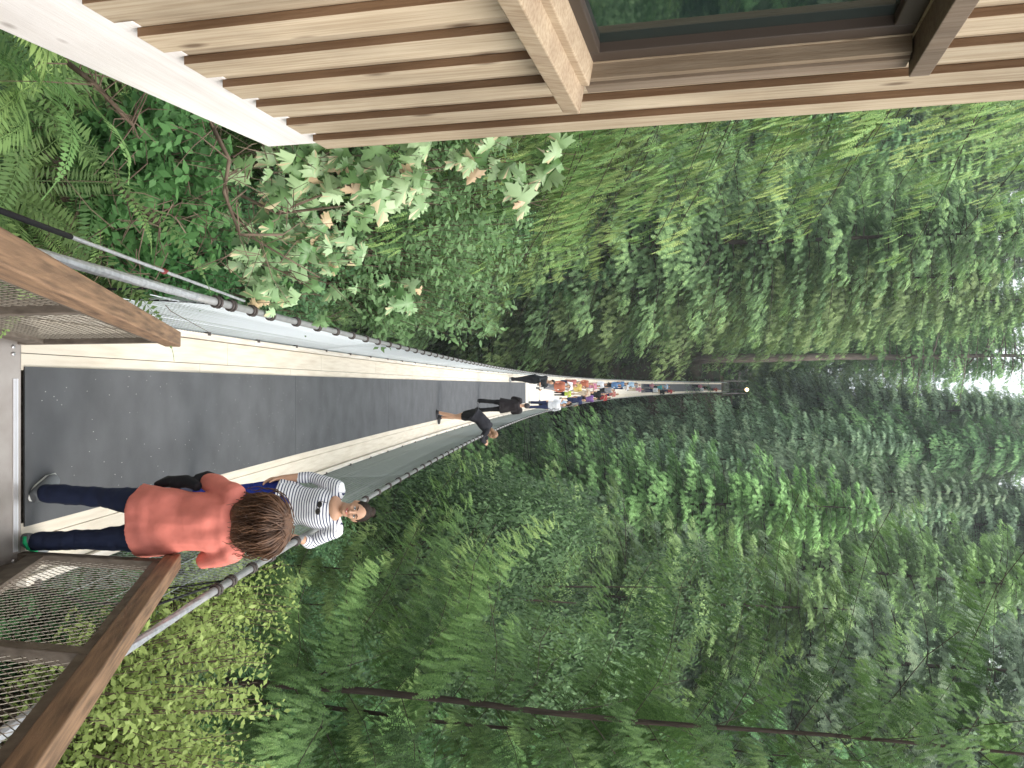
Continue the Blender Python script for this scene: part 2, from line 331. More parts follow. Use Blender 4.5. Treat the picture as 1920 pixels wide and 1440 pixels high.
def conifer(name, H, R0, nb, spb, tpls, rng, base=.08, shape=.8, rise=.1, droop=.35, tipup=.12, hang=.5, side=.75, sl=.32, ragged=.35, trunk_r=None, minlen=.25, limbs=1.0, spread=.0, scurve=1.):
    """returns (crown mesh, trunk mesh), origin at foot of trunk"""
    P=[];D=[];N=[];S=[];Vr=[]; g = G()
    tr = trunk_r or H*.011
    K = 14; pts = [Vector((sin(i*.9)*.004*H*(i/K), cos(i*1.3)*.004*H*(i/K), H*i/K)) for i in range(K+1)]
    g.tube(pts, [tr*(1-.93*i/K)*(1.25 if i == 0 else 1) for i in range(K+1)], 8)
    clump = rng.uniform(0, 1, 40)
    for i in range(nb):
        u = (i+rng.uniform(0,1))/nb; u = base+(1-base)*u**.92
        if rng.uniform() < ragged*.35: continue
        h = H*u; prof = (1-(u-base)/(1-base))**shape
        lowf = min(1, .45+(u-base)*4)
        Lb = R0*max(prof*lowf, .03)*rng.uniform(1-ragged, 1.12) + minlen*.4
        az = i*2.39996+rng.normal(0,.35); ca, sa = cos(az), sin(az)
        a_ = rise+rng.normal(0,.08)+.5*max(0,u-.75); 
        ns = max(4, int(spb*Lb/R0)+2)
        s = np.clip(np.linspace(.12, 1, ns)+rng.normal(0,.02,ns), .05, 1)
        r = Lb*s; z = h + Lb*bez(s, a_, droop*rng.uniform(.7,1.3), tipup)
        lat = spread*Lb*rng.uniform(-1,1,ns)*np.sin(np.clip(s,0,1)*pi*.85+.25)
        ctr = np.stack([ca*r-sa*lat, sa*r+ca*lat, z-np.abs(lat)*.35+rng.normal(0,.03*Lb,ns)*(spread>0)], -1)
        tan = np.stack([ca*np.ones(ns), sa*np.ones(ns), a_-2*droop*s+4*tipup*s**3], -1); tan = nrm(tan)
        sd_ = np.tile([-sa, ca, 0.], (ns,1))
        sg = (np.where(np.arange(ns)%2==0, 1, -1) if spread == 0 else np.sign(lat))[:,None]
        d = tan*(.55+.6*s[:,None]**2) + sd_*sg*side*(1.05-s[:,None]*.8) + np.array([0,0,-1.])*hang*rng.uniform(.6,1.4,(ns,1)) + rng.normal(0,.1,(ns,3))
        n = np.tile([0,0,1.], (ns,1))+ np.stack([ca*np.ones(ns), sa*np.ones(ns), np.zeros(ns)], -1)*.5*hang + rng.normal(0,.34,(ns,3))
        size = np.maximum(Lb*sl*(1.15-.55*s)*rng.uniform(.75,1.25,ns), minlen)
        # second, finer tier along the limb
        P.append(ctr);D.append(d);N.append(n);S.append(size)
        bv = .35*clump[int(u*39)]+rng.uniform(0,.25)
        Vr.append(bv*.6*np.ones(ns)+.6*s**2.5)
        if limbs > 0 and Lb > minlen*1.5:
            m = 6; ss = [k/(m-1) for k in range(m)]
            g.tube([Vector((ca*Lb*q, sa*Lb*q, h+Lb*(a_*q-droop*q*q+tipup*q**4))) for q in ss], [max(.004,tr*.20*limbs*(Lb/R0+.2)*(1-.9*q)) for q in ss], 4, False)
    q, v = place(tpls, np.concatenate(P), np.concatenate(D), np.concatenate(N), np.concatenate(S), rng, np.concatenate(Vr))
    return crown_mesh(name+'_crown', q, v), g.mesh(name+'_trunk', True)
MC = {}
def coloured(me, mm):
    k = (me.name, mm.name)
    if k not in MC:
        m2 = me if not me.materials else me.copy(); m2.materials.clear(); m2.materials.append(mm); MC[k] = m2
    return MC[k]
def tree(cm, tm, x, y, top=None, H0=30., crown='fir', bark='bark', label='', group=None, name='conifer_tree', rs=1., rz=None, zb=None, scale=None):
    zb = gz(x, y)-.3 if zb is None else zb
    s = scale or (top-zb)/H0
    o = empty(name, (x, y, zb), label, 'tree', group); o.scale = (s*rs, s*rs, s); o.rotation_euler = (0,0,random.uniform(0,6.28) if rz is None else rz)
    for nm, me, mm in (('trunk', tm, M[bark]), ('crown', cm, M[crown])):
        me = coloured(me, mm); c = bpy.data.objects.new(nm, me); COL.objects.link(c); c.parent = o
    return o
def P2(xi, yi, z):
    """world point seen at photo pixel (xi, yi) at depth z"""
    U = (yi-720)/1609*z; Vv = (xi-960)/1609*z
    return Vector((U, z*cp+Vv*sp, -z*sp+Vv*cp))

rA = np.random.default_rng(11)
T_far = [spray_tpl(4, 0, .15, rA) for _ in range(4)]
T_mid = [spray_tpl(8, 0, .10, rA) for _ in range(4)]
T_near = [spray_tpl(8, 1, .085, rA, ang=36, plen=.27) for _ in range(5)]
T_hang = [spray_tpl(9, 1, .075, rA, ang=34, plen=.24) for _ in range(4)]
far_v = [conifer('far_fir%d'%i, 30, 5.0+.4*(i%2), 330, 210, T_far, np.random.default_rng(20+i), base=.03, shape=[.5,.62,.42,.55][i], droop=.40+.15*(i%2), rise=.22-.1*(i%3), hang=.55+.3*(i%2), minlen=.25, sl=.07, spread=.34, ragged=.35, trunk_r=.2) for i in range(4)]
bare_v = conifer('bare_fir', 30, 4.4, 150, 120, T_far, np.random.default_rng(31), base=.42, shape=.5, ragged=.5, rise=.1, droop=.3, minlen=.3, sl=.08, spread=.30, trunk_r=.42)
mid_v = [conifer('mid_fir%d'%i, 20, 3.8, 260, 120, T_mid, np.random.default_rng(40+i), base=.03, shape=.6, rise=.28, droop=.6, tipup=.18, hang=.8, sl=.11, minlen=.19, spread=.27, ragged=.35, trunk_r=.13) for i in range(3)]
ced_v = [conifer('near_cedar%d'%i, 14, 2.9, 92, 330, T_near, np.random.default_rng(50+i), base=.14, shape=.25, rise=.85, droop=.85, tipup=.40, hang=.95, side=.55, sl=.085, minlen=.12, trunk_r=.06, limbs=.5, ragged=.55, spread=.17) for i in range(2)]
hang_v = [conifer('hanging_cedar%d'%i, 18, 3.8, 270, 170, T_hang, np.random.default_rng(60+i), base=.05, shape=.22, rise=.35, droop=.65, tipup=.1, hang=1.5, side=.5, sl=.09, minlen=.16, trunk_r=.13, limbs=.5, spread=.2, ragged=.25) for i in range(1)]
def broad(name, H, R, nl, lw, rng, ncl=46):
    g = G(); g.tube([(0,0,0),(.1,0,H*.3),(0,.1,H*.6),(0,0,H*.8)], [H*.014,H*.011,H*.007,.02], 8)
    C=[];
    for i in range(ncl):
        th = rng.uniform(0,2*pi); ph = rng.uniform(-.75,1); rr = rng.uniform(.55,1)
        c = np.array([R*rr*cos(th)*sqrt(1-ph*ph*.8), R*rr*sin(th)*sqrt(1-ph*ph*.8), H*.6+H*.36*rr*ph]); C.append(c)
        g.tube([(0,0,H*.3),(c[0]*.4,c[1]*.4,c[2]*.75),tuple(c)], [H*.005,H*.003,.01], 4, False)
    C=np.array(C); which = rng.integers(0,ncl,nl); dirs = nrm(rng.normal(0,1,(nl,3))); rad = R*.34*rng.uniform(.3,1,nl)**.5
    P = C[which]+dirs*rad[:,None]*np.array([1,1,.75])
    out = nrm(P-np.array([0,0,H*.5]))
    n = nrm(out+np.array([0,0,.8])+rng.normal(0,.5,(nl,3))); d = nrm(np.cross(n, rng.normal(0,1,(nl,3)))+np.array([0,0,-.4]))
    L = lw*rng.uniform(.7,1.3,nl)
    q = leaves(P, d, n, L, L*.6); v = np.clip(rng.uniform(0,.5,ncl)[which]+rng.normal(.2,.15,nl),0,1)
    return crown_mesh(name+'_crown', q, v), g.mesh(name+'_trunk', True)
broad_v = [broad('broad%d'%i, 20, 5.2, 110000, .13, np.random.default_rng(70+i)) for i in range(2)]

FARL = 'far green conifer in the dense forest across the gorge'
# individually placed far trees
def fir(x, y, top, crown, label, v=None, rs=1., bark='bark', group=None, rz=None):
    v = {'fir': (0,1,2), 'yell': (3,0), 'blue': (1,3)}[crown][random.randrange(6)%(3 if crown == 'fir' else 2)]
    return tree(*far_v[v], x, y, top, 30, crown, bark, label, group, rs=rs, rz=rz)
tree(*bare_v, -3.9, 132, 52, 30, 'fir', 'palebark', 'tall bare-trunked fir standing against the sky beyond the far bridge end', name='fir_tree', rz=1.)
fir(-9.3, 84, 24, 'yell', 'olive green conifer left of the far end of the bridge', 0, 1.15)
fir(-12.5, 78, 27, 'fir', 'tall green conifer left of the olive conifer near the bridge end', 1, 1.1)
fir(-9.0, 108, 20, 'fir', 'mid green conifer directly behind the olive conifer by the far bridge end', 2, .9)
fir(7.2, 116, 24, 'blue', 'blue green conifer just right of the far bridge landing', 1, 1.2)
fir(12.5, 106, 31, 'blue', 'second blue green conifer right of the far bridge landing', 3, 1.15)
fir(11.5, 84, 14, 'yell', 'olive tinted conifer halfway up on the right of the gorge', 0, 1.2)
fir(19, 92, 36, 'yell', 'tall yellowish conifer beyond the blue firs on the right', 2, 1.1)
fir(14.5, 58, 8, 'yell', 'olive green ragged conifer in the middle of the right slope', 1, 1.35)
fir(20, 66, 26, 'blue', 'big blue fir with pale dead twigs on the right', 3, 1.25)
fir(27, 64, 33, 'blue', 'tall dark blue fir at the far right', 0, 1.2)
fir(26, 50, 22, 'fir', 'dark green fir at the right in front of the blue firs', 2, 1.2)
fir(33, 55, 32, 'fir', 'tall dark fir rising out of the picture at the right edge', 3, 1.2)
# general far forest
used = [(-3.9,132),(-7.6,84),(-12.5,78),(-6,108),(7.2,116),(12.5,106),(11.5,84),(19,92),(14.5,58),(20,66),(27,64),(26,50),(33,55)]
rF = random.Random(3)
def far_fill(y0, y1, n, el0, el1, sep, seed, wide=1.):
    r_ = random.Random(seed); cnt = 0; tries = 0
    while cnt < n and tries < 9000:
        tries += 1
        y = r_.uniform(y0, y1); x = r_.uniform(-.47*y-4, .52*y+4)*wide
        if any((x-a)**2+(y-b)**2 < sep**2 for a, b in used): continue
        u = x/y*1609                                    # bearing
        el = radians(r_.uniform(el0, el1) + (5 if u > 190 or -230 < u < -120 or 50 < u < 130 or u < -330 else 0)*(1 if y > 105 else .4))
        zb = gz(x, y); top = y*math.tan(el)
        top = min(max(top, zb+16), zb+(66 if y > 120 else 46)); R = 4.3*(top-zb)/30
        if abs(x-.6) < R*.8+3 and y < 143: continue
        used.append((x, y)); cnt += 1
        k = r_.random(); crown = 'fir' if k < .5 else ('blue' if (x > 0 and k < .85) else 'yell')
        zone = 'right' if x > 0 else 'left'
        lab = {'fir': 'green conifer in the dense forest on the %s across the gorge', 'blue': 'bluish fir in the forest on the %s across the gorge', 'yell': 'olive green conifer in the forest on the %s across the gorge'}[crown] % zone
        if y > 128: lab = lab.replace('across the gorge', 'on the hill beyond the gorge')
        fir(x, y, top, crown, lab, rs=r_.uniform(.95, 1.3)*(.85 if top-zb > 36 else 1), group={'fir':'green','blue':'bluish','yell':'olive'}[crown]+(' conifers on the far hill ' if y > 128 else ' conifers across the gorge ')+zone)
far_fill(144, 185, 76, 16.0, 18.6, 4.9, 1)
far_fill(105, 143, 46, 8, 16, 6.0, 2)
far_fill(78, 105, 36, -2, 8, 5.4, 3)
far_fill(56, 78, 36, -9, 3, 5.0, 4)
# trees rising out of the gorge on the near bank
def midt(x, y, top, crown, label, v, rs=1., group=None): return tree(*mid_v[v%3], x, y, top, 20, crown, 'bark', label, group, rs=rs)
rM = random.Random(5); used2 = []; cnt = 0; tries = 0
while cnt < 84 and tries < 20000:
    tries += 1
    y = rM.uniform(15, 58); x = rM.uniform(-.55*y-3, .6*y+3)
    if any((x-a)**2+(y-b)**2 < (2.6+.02*y)**2 for a, b in used2): continue
    zb = gz(x, y)
    el = rM.uniform(-22, -9) if abs(x) < .25*y+2 else rM.uniform(-16, 0)
    top = max(min(zb+rM.uniform(14, 30), y*math.tan(radians(el))), zb+8)
    R = 4.6*(top-zb)/20
    if abs(x-.5) < R+1.2 and top > dz(y-4)-3.5: continue
    used2.append((x, y)); cnt += 1
    k = rM.random(); side = 'left' if x < .4 else 'right'
    if k < .2: tree(*broad_v[cnt%2], x, y, top, 20, 'broad', 'bark', 'rounded broadleaf tree growing up from the gorge on the %s of the bridge' % side, 'broadleaf trees in the gorge '+side, name='broadleaf_tree', rs=.85)
    elif k < .75: midt(x, y, top, 'fir', 'slender green conifer rising from the gorge on the %s of the bridge' % side, cnt, rs=rM.uniform(.9,1.2), group='green conifers in the gorge '+side)
    else: midt(x, y, top, 'yell', 'yellowish conifer rising from the gorge on the %s of the bridge' % side, cnt, rs=rM.uniform(.9,1.2), group='yellowish conifers in the gorge '+side)
p = P2(1390, 1150, 30); tree(*broad_v[0], p.x, p.y, p.z+2.5, 20, 'broad', 'bark', 'pale green rounded broadleaf tree behind the right hand cedar', name='broadleaf_tree', rs=.5)
p = P2(1130, 1040, 36); tree(*broad_v[1], p.x, p.y, p.z+1, 20, 'broad', 'bark', 'dark broadleaf tree right of the bridge in front of the far firs', name='broadleaf_tree', rs=.4)
# near cedars
def ced(x, y, top, v, crown, label, H0=14, lst=None, rs=1., rz=0., zb=None, scale=None): return tree(*(lst or ced_v)[v%len(lst or ced_v)], x, y, top, H0, crown, 'bark', label, None, name='cedar_tree', rs=rs, rz=rz, zb=zb, scale=scale)
ced(3.76, 9.7, 0, 0, 'cedar', 'cedar with upswept branch tips and a bare dark lower trunk right of the bridge', scale=1.05, zb=-9.4, rz=.4)
ced(7.4, 12.6, 0, 1, 'cedar2', 'yellow green cedar filling the right edge behind the nearest cedar', scale=1.2, zb=-10.5, rz=2.)
ced(2.9, 12.4, 0, 2, 'cedar', 'small cedar whose top stands below the right cable', scale=.68, zb=-13.0, rz=1.2)
ced(6.2, 8.6, 0, 2, 'cedar', 'cedar at the lower right edge beyond the leafy shrub', scale=.75, zb=-11.5, rz=3.2)
ced(4.9, 17.5, 0, 1, 'cedar', 'cedar lower down the slope behind the bare trunked cedar', scale=.95, zb=-19, rz=4.2)
ced(-5.0, 9.8, 0, 0, 'cedar', 'cedar with long hanging sprays behind the wooden cabin', 18, hang_v, zb=-9.5, scale=1.05, rz=.0)
ced(-6.3, 13.5, 0, 1, 'cedar2', 'yellow green hanging cedar farther behind the cabin', 18, hang_v, zb=-12.5, scale=1.25, rz=1.)
ced(-4.2, 17, 0, 0, 'cedar', 'hanging cedar lower on the slope left of the bridge', 18, hang_v, zb=-20, scale=1.05, rz=2.5)
ced(-2.9, 12.5, 0, 1, 'cedar', 'hanging cedar close to the left cable below the far crowd', 18, hang_v, zb=-17, scale=.8, rz=4.)
ced(8.6, 9.4, 0, 0, 'cedar', 'cedar standing at the far right edge of the view', scale=1.25, zb=-11, rz=5.)
ced(5.6, 13.6, 0, 1, 'cedar2', 'light green cedar between the two right hand cedars', scale=1.05, zb=-12, rz=.9)
ced(-3.0, 8.2, 0, 2, 'cedar', 'small cedar below the maple leaves left of the bridge', 14, ced_v, zb=-9.6, scale=.5, rz=2.5)

# undergrowth over the banks
def undergrowth():
    r = np.random.default_rng(90); Ps=[];Ls=[];Vs=[]
    for (y0, y1, n, l) in ((-3,14,90000,.08),(14,40,110000,.20),(40,135,150000,.42),(135,230,30000,.9)):
        y = r.uniform(y0, y1, n); x = r.uniform(-1,1,n)*(.62*np.maximum(y,4)+7)
        bump = np.maximum(0, np.sin(x*.9/l**.4+2*np.sin(y*.7))*np.cos(y*.8/l**.4+x*.5))
        z = ground(x, y)+ r.uniform(0,1,n)**1.2*(.25+bump*2.2)*l**.7*1.4
        k = (np.abs(x-.36) > 1.5)|(y > 5)
        k &= ~((x > -3.2)&(x < 1.4)&(y < 4.3))
        Ps.append(np.stack([x,y,z],-1)[k]); Ls.append(l*r.uniform(.6,1.4,n)[k]); Vs.append(np.clip(bump*.5+r.uniform(0,.5,n),0,1)[k])
    P=np.concatenate(Ps);L=np.concatenate(Ls);V=np.concatenate(Vs);n=len(P)
    nn = nrm(np.array([0,-.5,1.])+r.normal(0,.5,(n,3))); d = nrm(np.cross(nn, r.normal(0,1,(n,3))))
    o = link('undergrowth', crown_mesh('undergrowth', leaves(P,d,nn,L,L*.55), V), M['under'])
    tag(o, 'low green undergrowth covering the banks of the gorge', 'undergrowth', kind='stuff')
undergrowth()

# ------------------------------------------------------------------ the suspension bridge
def xc(d): return .36 + .001*d
def deckp(d, off, up=0): return Vector((xc(d)+off, 4.1+d, dz(d)+up))
def rail_off(d): return .84-.0014*d
bridge = empty('suspension_bridge', (0,0,0), 'long suspension footbridge with pale board deck, grey mat and mesh sides crossing the gorge', 'bridge')
def strip(name, d0, d1, o0, o1, up, th, m, step=2.44, gap=.005):
    g = G(); d = d0
    while d < d1-.01:
        e = min(d+step, d1); a, b = d, e-(gap if e < d1 else 0)
        P = [deckp(a,o0,up-th),deckp(a,o1,up-th),deckp(b,o1,up-th),deckp(b,o0,up-th),deckp(a,o0,up),deckp(a,o1,up),deckp(b,o1,up),deckp(b,o0,up)]
        g.add(P, [(3,2,1,0),(4,5,6,7),(0,1,5,4),(1,2,6,5),(2,3,7,6),(3,0,4,7)]); d = e
    return g.obj(name, m, bridge)
for s in (-1, 1):
    a = lambda u, v: (min(s*u, s*v), max(s*u, s*v))
    strip('edge_board', 0, 130, *a(.44,.535), 0, .03, M['deck'], 2.44)
    strip('edge_board', 0, 130, *a(.54,.742), 0, .03, M['deck'], 3.05)
    strip('kerb_board', 0, 130, *a(.75,.80), .035, .07, M['deckw'], 3.66)
    strip('side_beam', 0, 130, *a(.74,.82), -.036, .12, M['woodd'], 130 if False else 6)
strip('deck_underlay', 0, 130, -.74, .74, -.031, .04, M['woodd'], 5, .002)
strip('walking_mat', .02, 33.4, -.46, .46, .012, .010, M['mat'], 5.01, .007)
strip('bare_deck_board', 33.4, 85, -.46, .46, .008, .012, M['deckw'], 2.44, .012)
strip('walking_mat', 85, 129.9, -.46, .46, .012, .010, M['mat'], 5, .0)
dl = [0,.5,1,1.6,2.3,3]+[3+i*1.5 for i in range(1,86)]
def cab(d, s): return deckp(d, s*rail_off(d), 1.1)
for s in (-1, 1):
    bx_ = .36+s*.84
    # bare spiral strand at the near end, running back to its anchor beside the cabin steps
    g = G(); A = Vector((bx_, 1.3, -2.08)); A0 = Vector((bx_, 2.43, -2.4)); B = cab(.15, s)
    P = [A.lerp(A0, i/45) for i in range(45)] + [A0.lerp(B, i/90) for i in range(91)]
    g.tube(P, .021, 24, True, twist=(.10, 8, .35))
    g.obj('bare_cable', M['steel'], bridge, True)
    g = G(); g.tube([cab(d, s) for d in dl if .15 < d+.16 and d < 130]+[cab(130, s)], .024, 10)
    g.obj('sleeved_cable', M['sleeve'], bridge, True)
    g = G(); L0 = []
    # handrail rings: nearest as parts, the far ones as one
    far = G(); k = 0; d = .35
    while d < 129:
        c = cab(d, s); t = (cab(d+.1, s)-c).normalized(); n = t.orthogonal().normalized(); m2 = t.cross(n)
        gg = G() if k < 48 else far
        for o in ((-.022, .022) if d < 20 else (0,)):
            gg.tube([c+t*o+(n*cos(q)+m2*sin(q))*.031 + t*.008*sin(q) for q in [2*pi*i/12 for i in range(13)]], .0075 if d < 20 else .012, 5, False)
        if k < 48: gg.obj('cable_ring', M['ring'], bridge, True)
        d += .58 if k > 2 else (.22 if k == 0 else .36); k += 1
    tag(far.obj('cable_ring', M['ring'], bridge, True), kind='stuff')
    # woven wire side mesh between deck edge and cable
    g = G(); h = .055; d = .05; n = 0
    def mp(dd, v):
        a = deckp(dd, s*.81, -.02); b = cab(dd, s); p = a.lerp(b, v); return p + Vector((s*.035*sin(pi*v), 0, 0))
    V=[];Fq=[]
    def wire(pts, r):
        n0 = len(V)
        for p in pts:
            for ax in ((0,0,r),(r*.87,0,-r*.5),(-r*.87,0,-r*.5)): V.append((p.x+ax[0], p.y+ax[1], p.z+ax[2]))
        for i in range(len(pts)-1):
            for k in range(3): Fq.append((n0+i*3+k, n0+i*3+(k+1)%3, n0+i*3+3+(k+1)%3, n0+i*3+3+k))
    while d < 129.5:
        far_ = d > 30; st = h if not far_ else .11; r = (.0015 if s > 0 else .0021) if d < 6 else ((.0022 if s > 0 else .003)+.00012*d if d < 30 else .0055)
        for q in (-1, 1):
            e = d+q*.62
            if 0 <= e <= 129.9:
                m_ = 3 if d < 20 else 2
                wire([mp(d+(e-d)*i/m_, i/m_) for i in range(m_+1)], r)
        d += st
    for v in (0.02, .25, .5, .75, .97):
        wire([mp(x, v) for x in [.05+i*1.5 for i in range(87)]], .004)
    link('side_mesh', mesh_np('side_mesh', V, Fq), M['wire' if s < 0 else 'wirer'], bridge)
    g = G(); g.tube([mp(.05, .0), mp(.12,.35)+Vector((s*.05,0,0)), mp(.25,.7)+Vector((s*.06,0,0)), mp(.6,.98)], .008, 5)
    g.tube([mp(.3,.55), mp(.45,.8), mp(.6,.98)], .006, 5); g.obj('edge_lacing', M['black'], bridge, True)
    g = G(); d = .1
    while d < 130: g.box(deckp(d, s*.80, .02), (.03,.05,.05)); d += 1.22
    tag(g.obj('mesh_clip', M['ring'], bridge), kind='stuff')
# slim steel guy cable left of the main cable
gc = empty('guy_cable', (-.6, 1.6, -2.0), 'thin twisted steel cable with a black sleeve joining the left main cable', 'cable')
def rel(e, g, name, m, smooth=False, bevel=0):
    o = g.obj(name, m, None, smooth, bevel)
    me = o.data; me.transform(Matrix.Translation(-e.location)); o.parent = e; return o
a, b = P2(-40, 380, 2.55), cab(.75, -1)+Vector((-.045,0,.02)); g = G(); g.tube([a.lerp(b, i/110) for i in range(111)], .0075, 12, True, twist=(.16,6,.5)); rel(gc, g, 'strand', M['steel'], True)
g = G(); g.tube([a, a.lerp(b, .20)], .0105, 10); rel(gc, g, 'black_sleeve', M['black'], True)
c = a.lerp(b, .52); t = (b-a).normalized(); g = G(); g.tube([c-t*.012, c+t*.012], .014, 10); g.tube([c, c+Vector((0,0,.022))], .006, 6); rel(gc, g, 'clamp', M['red'], True)

# steps down from the upper landing, threshold plate
st = empty('entrance_steps', (.37, 4, -3.9), 'timber steps leading down from the viewer to the bridge', 'steps')
g = G(); k = 0; y = 3.93; z = -3.9
for i in range(14):
    g.box((.37, y-.16-i*.33, z-.05-.03+i*.172), (1.2, .335, .10)) ; g.box((.37, y-i*.33, z-.09+i*.172), (1.2,.03,.17))
rel(st, g, 'tread', M['woodd'])
for sx in (-.30, 1.04):
    g = G(); g.beam((sx, 4.12, -4.0), (sx, -.4, -1.62), .06, .30); rel(st, g, 'stringer', M['woodd'])
tp = empty('threshold_plate', (.37, 4.02, -3.9), 'bolted metal threshold plate with bright strips at the start of the bridge', 'plate')
g = G(); g.box((.37, 4.0, -3.895), (1.30,.17,.012)); rel(tp, g, 'plate', M['plate'])
g = G()
for i in range(3): g.box((.46, 4.045+i*.013-.013, -3.886), (.98,.006,.006))
rel(tp, g, 'bright_strip', M['alu'])
for x in (-.21,-.17, 1.0):
    g = G(); g.tube([(x,4.03,-3.89),(x,4.03,-3.882)], .011, 10); rel(tp, g, 'bolt', M['alu'], True)

# the two stair railings of timber with wire infill
def railing(name, label, sx, xa, xb):
    """xa: x at the far (bridge) end, xb: x near the viewer"""
    e = empty(name, (xa, 4.12, -3.9), label, 'railing')
    f = lambda y: -2.95+.527*(4.14-y)
    top0, top1 = Vector((xa, 4.20, f(4.20))), Vector((xb, .5, f(.5)))
    xr = lambda y: xa+(xb-xa)*(4.2-y)/3.7
    g = G(); g.beam(top0, top1, .085, .085); rel(e, g, 'handrail', M['wood'], bevel=.006)
    g = G(); g.beam((xa-sx*.0, 4.08, f(4.08)-.075), (xb, .5, f(.5)-.075), .045, .055); rel(e, g, 'lower_rail', M['woodd'], bevel=.003)
    g = G(); g.beam((xa, 4.08, f(4.08)-.86), (xb, .5, f(.5)-.86), .045, .10); rel(e, g, 'bottom_rail', M['woodd'], bevel=.003)
    for i, y in enumerate((4.10, 2.66, 1.25)):
        g = G(); g.box((xr(y), y, f(y)-.53), (.055, .075, .98)); rel(e, g, 'post', M['woodd'], bevel=.004)
    for (ya, yb) in ((4.05, 2.71), (2.61, 1.30)):
        g = G(); V=[];
        n = int((ya-yb)/.05)
        for i in range(-12, n+12):
            y0 = yb+i*.05
            for q in (-1, 1):
                y1 = y0+q*.5
                # clip to the bay
                p0, p1 = Vector((xr(y0), y0, f(y0)-.82)), Vector((xr(y1), y1, f(y1)-.12))
                t0, t1 = 0., 1.
                dy = y1-y0
                for lim, sg in ((yb, 1), (ya, -1)):
                    tt = (lim-y0)/dy
                    if sg*dy > 0: t0 = max(t0, tt)
                    else: t1 = min(t1, tt)
                if t1-t0 < .03: continue
                g.tube([p0.lerp(p1, t0), p0.lerp(p1, t1)], .0017, 4, False)
        rel(e, g, 'wire_infill', M['wired'])
    return e
railing('stair_railing', 'timber stair railing with wire infill at the lower right beside the coral blouse', 1, .99, 1.0)
railing('stair_railing', 'timber stair railing with wire infill at the lower left below the cabin', -1, -.25, -.33)

# far landing
fl = empty('far_landing', (.5, 134, -.4), 'grey timber landing with railings at the far end of the bridge', 'landing')
g = G(); g.box((.5,135.6,-.15),(2.6,3.0,.2)); rel(fl, g, 'platform', M['woodd'])
for i in range(7): 
    g = G(); g.box((.5,137.2+i*.3,-.1+i*.17),(1.6,.32,.06)); rel(fl, g, 'step', M['conc'])
for sx in (-.45, 1.45):
    g = G(); g.box((sx,134.5,1.0),(.12,.12,2.6)); rel(fl, g, 'post', M['plate'])
    g = G(); g.box((sx,138.5,2.0),(.12,.12,3.2)); rel(fl, g, 'post', M['plate'])
    g = G(); g.beam((sx,134.5,.9),(sx,138.5,2.1),.1,.1); rel(fl, g, 'handrail', M['steel'])
    for k in range(12):
        y = 134.6+k*.32; g = G(); g.beam((sx, y, -.1+max(0,y-137)*.5),(sx, y+.001, .85+(y-134.5)*.3),.04,.04, (0,1,0)); rel(fl, g, 'baluster', M['steel'])
sp2 = empty('support_frame', (2.2, 134, -4), 'dark timber support frame beside the far landing', 'frame')
for (a, b) in (((1.7,134,-5),(1.7,134,1.4)),((2.9,134,-5),(2.9,134,.6)),((1.6,134,1.3),(3.2,134,1.3)),((1.6,134,-1.2),(3.2,134,-1.2)),((1.7,134,-3),(2.9,134,-1.2))):
    g = G(); g.beam(a, b, .14, .14, (0,1,0)); rel(sp2, g, 'brace', M['woodd'])
lp = empty('lamp', (.9, 141, 2.0), 'small round yellow lamp glowing above the far bridge landing', 'lamp')
g = G(); g.tube([(.9,141,1.2),(.9,141,3.5)], .05, 6); rel(lp, g, 'pole', M['woodd'])
g = G(); g.ell((.9,140.9,3.7),(.28,.28,.28)); rel(lp, g, 'globe', M['lampglow'], True)

# ------------------------------------------------------------------ the wooden cabin
cb = empty('wooden_cabin', (-1.25, 4.2, -2.39), 'timber clad cabin with vertical battens and a dark window at the upper left', 'cabin')
WX = -1.25; WY1 = 4.2; WB = -2.03; WT = 5.0
g = G(); g.box((WX-.06-1.5, (WY1-.02-1.5)/2+.0, (WB+WT)/2), (3.0, WY1-.02+1.5, WT-WB)); 
# wall core with the window opening left as a recess: four boxes round it
g = G(); wy0, wy1, wz0, wz1 = 1.35, 3.42, -.545, .68
core = lambda y0, y1, z0, z1: g.box((WX-.036-1.4, (y0+y1)/2, (z0+z1)/2), (2.8, y1-y0, z1-z0))
core(-1.5, wy0, WB, WT); core(wy1, WY1, WB, WT); core(wy0+.001, wy1-.001, WB, wz0); core(wy0+.001, wy1-.001, wz1, WT)
rel(cb, g, 'wall', M['siding'])
rc = random.Random(2); y = WY1; i = 0
while y > -1.4:
    wdt = .155
    for (z0, z1) in ([(WB, WT)] if y-wdt > wy1 or y < wy0 else [(WB, wz0-.03), (wz1+.03, WT)]):
        yy1 = y; yy0 = y-wdt
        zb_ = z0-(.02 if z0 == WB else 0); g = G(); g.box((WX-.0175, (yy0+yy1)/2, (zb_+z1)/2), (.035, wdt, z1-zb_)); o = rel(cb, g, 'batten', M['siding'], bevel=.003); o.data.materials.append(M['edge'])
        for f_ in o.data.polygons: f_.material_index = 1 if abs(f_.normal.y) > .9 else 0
    y -= .272+rc.uniform(-.006,.006); i += 1
g = G(); zt = WB-.002; xo, xi = WX-.0345, WX-.2
g.add([(xi,-1.5,-2.93),(xo,-1.5,-2.93),(xo,WY1,-2.39),(xi,WY1,-2.39),(xi,-1.5,zt),(xo,-1.5,zt),(xo,WY1,zt),(xi,WY1,zt)], [(3,2,1,0),(4,5,6,7),(0,1,5,4),(1,2,6,5),(2,3,7,6),(3,0,4,7)]); rel(cb, g, 'base_beam', M['beam'], bevel=.006)
g = G(); g.box((WX-1.5, WY1-.1, -2.2),(2.6,.2,.34)); g.box((WX-1.4,(WY1-1.5)/2,-2.1),(2.5,WY1+1.3,.12)); rel(cb, g, 'floor_frame', M['woodd'])
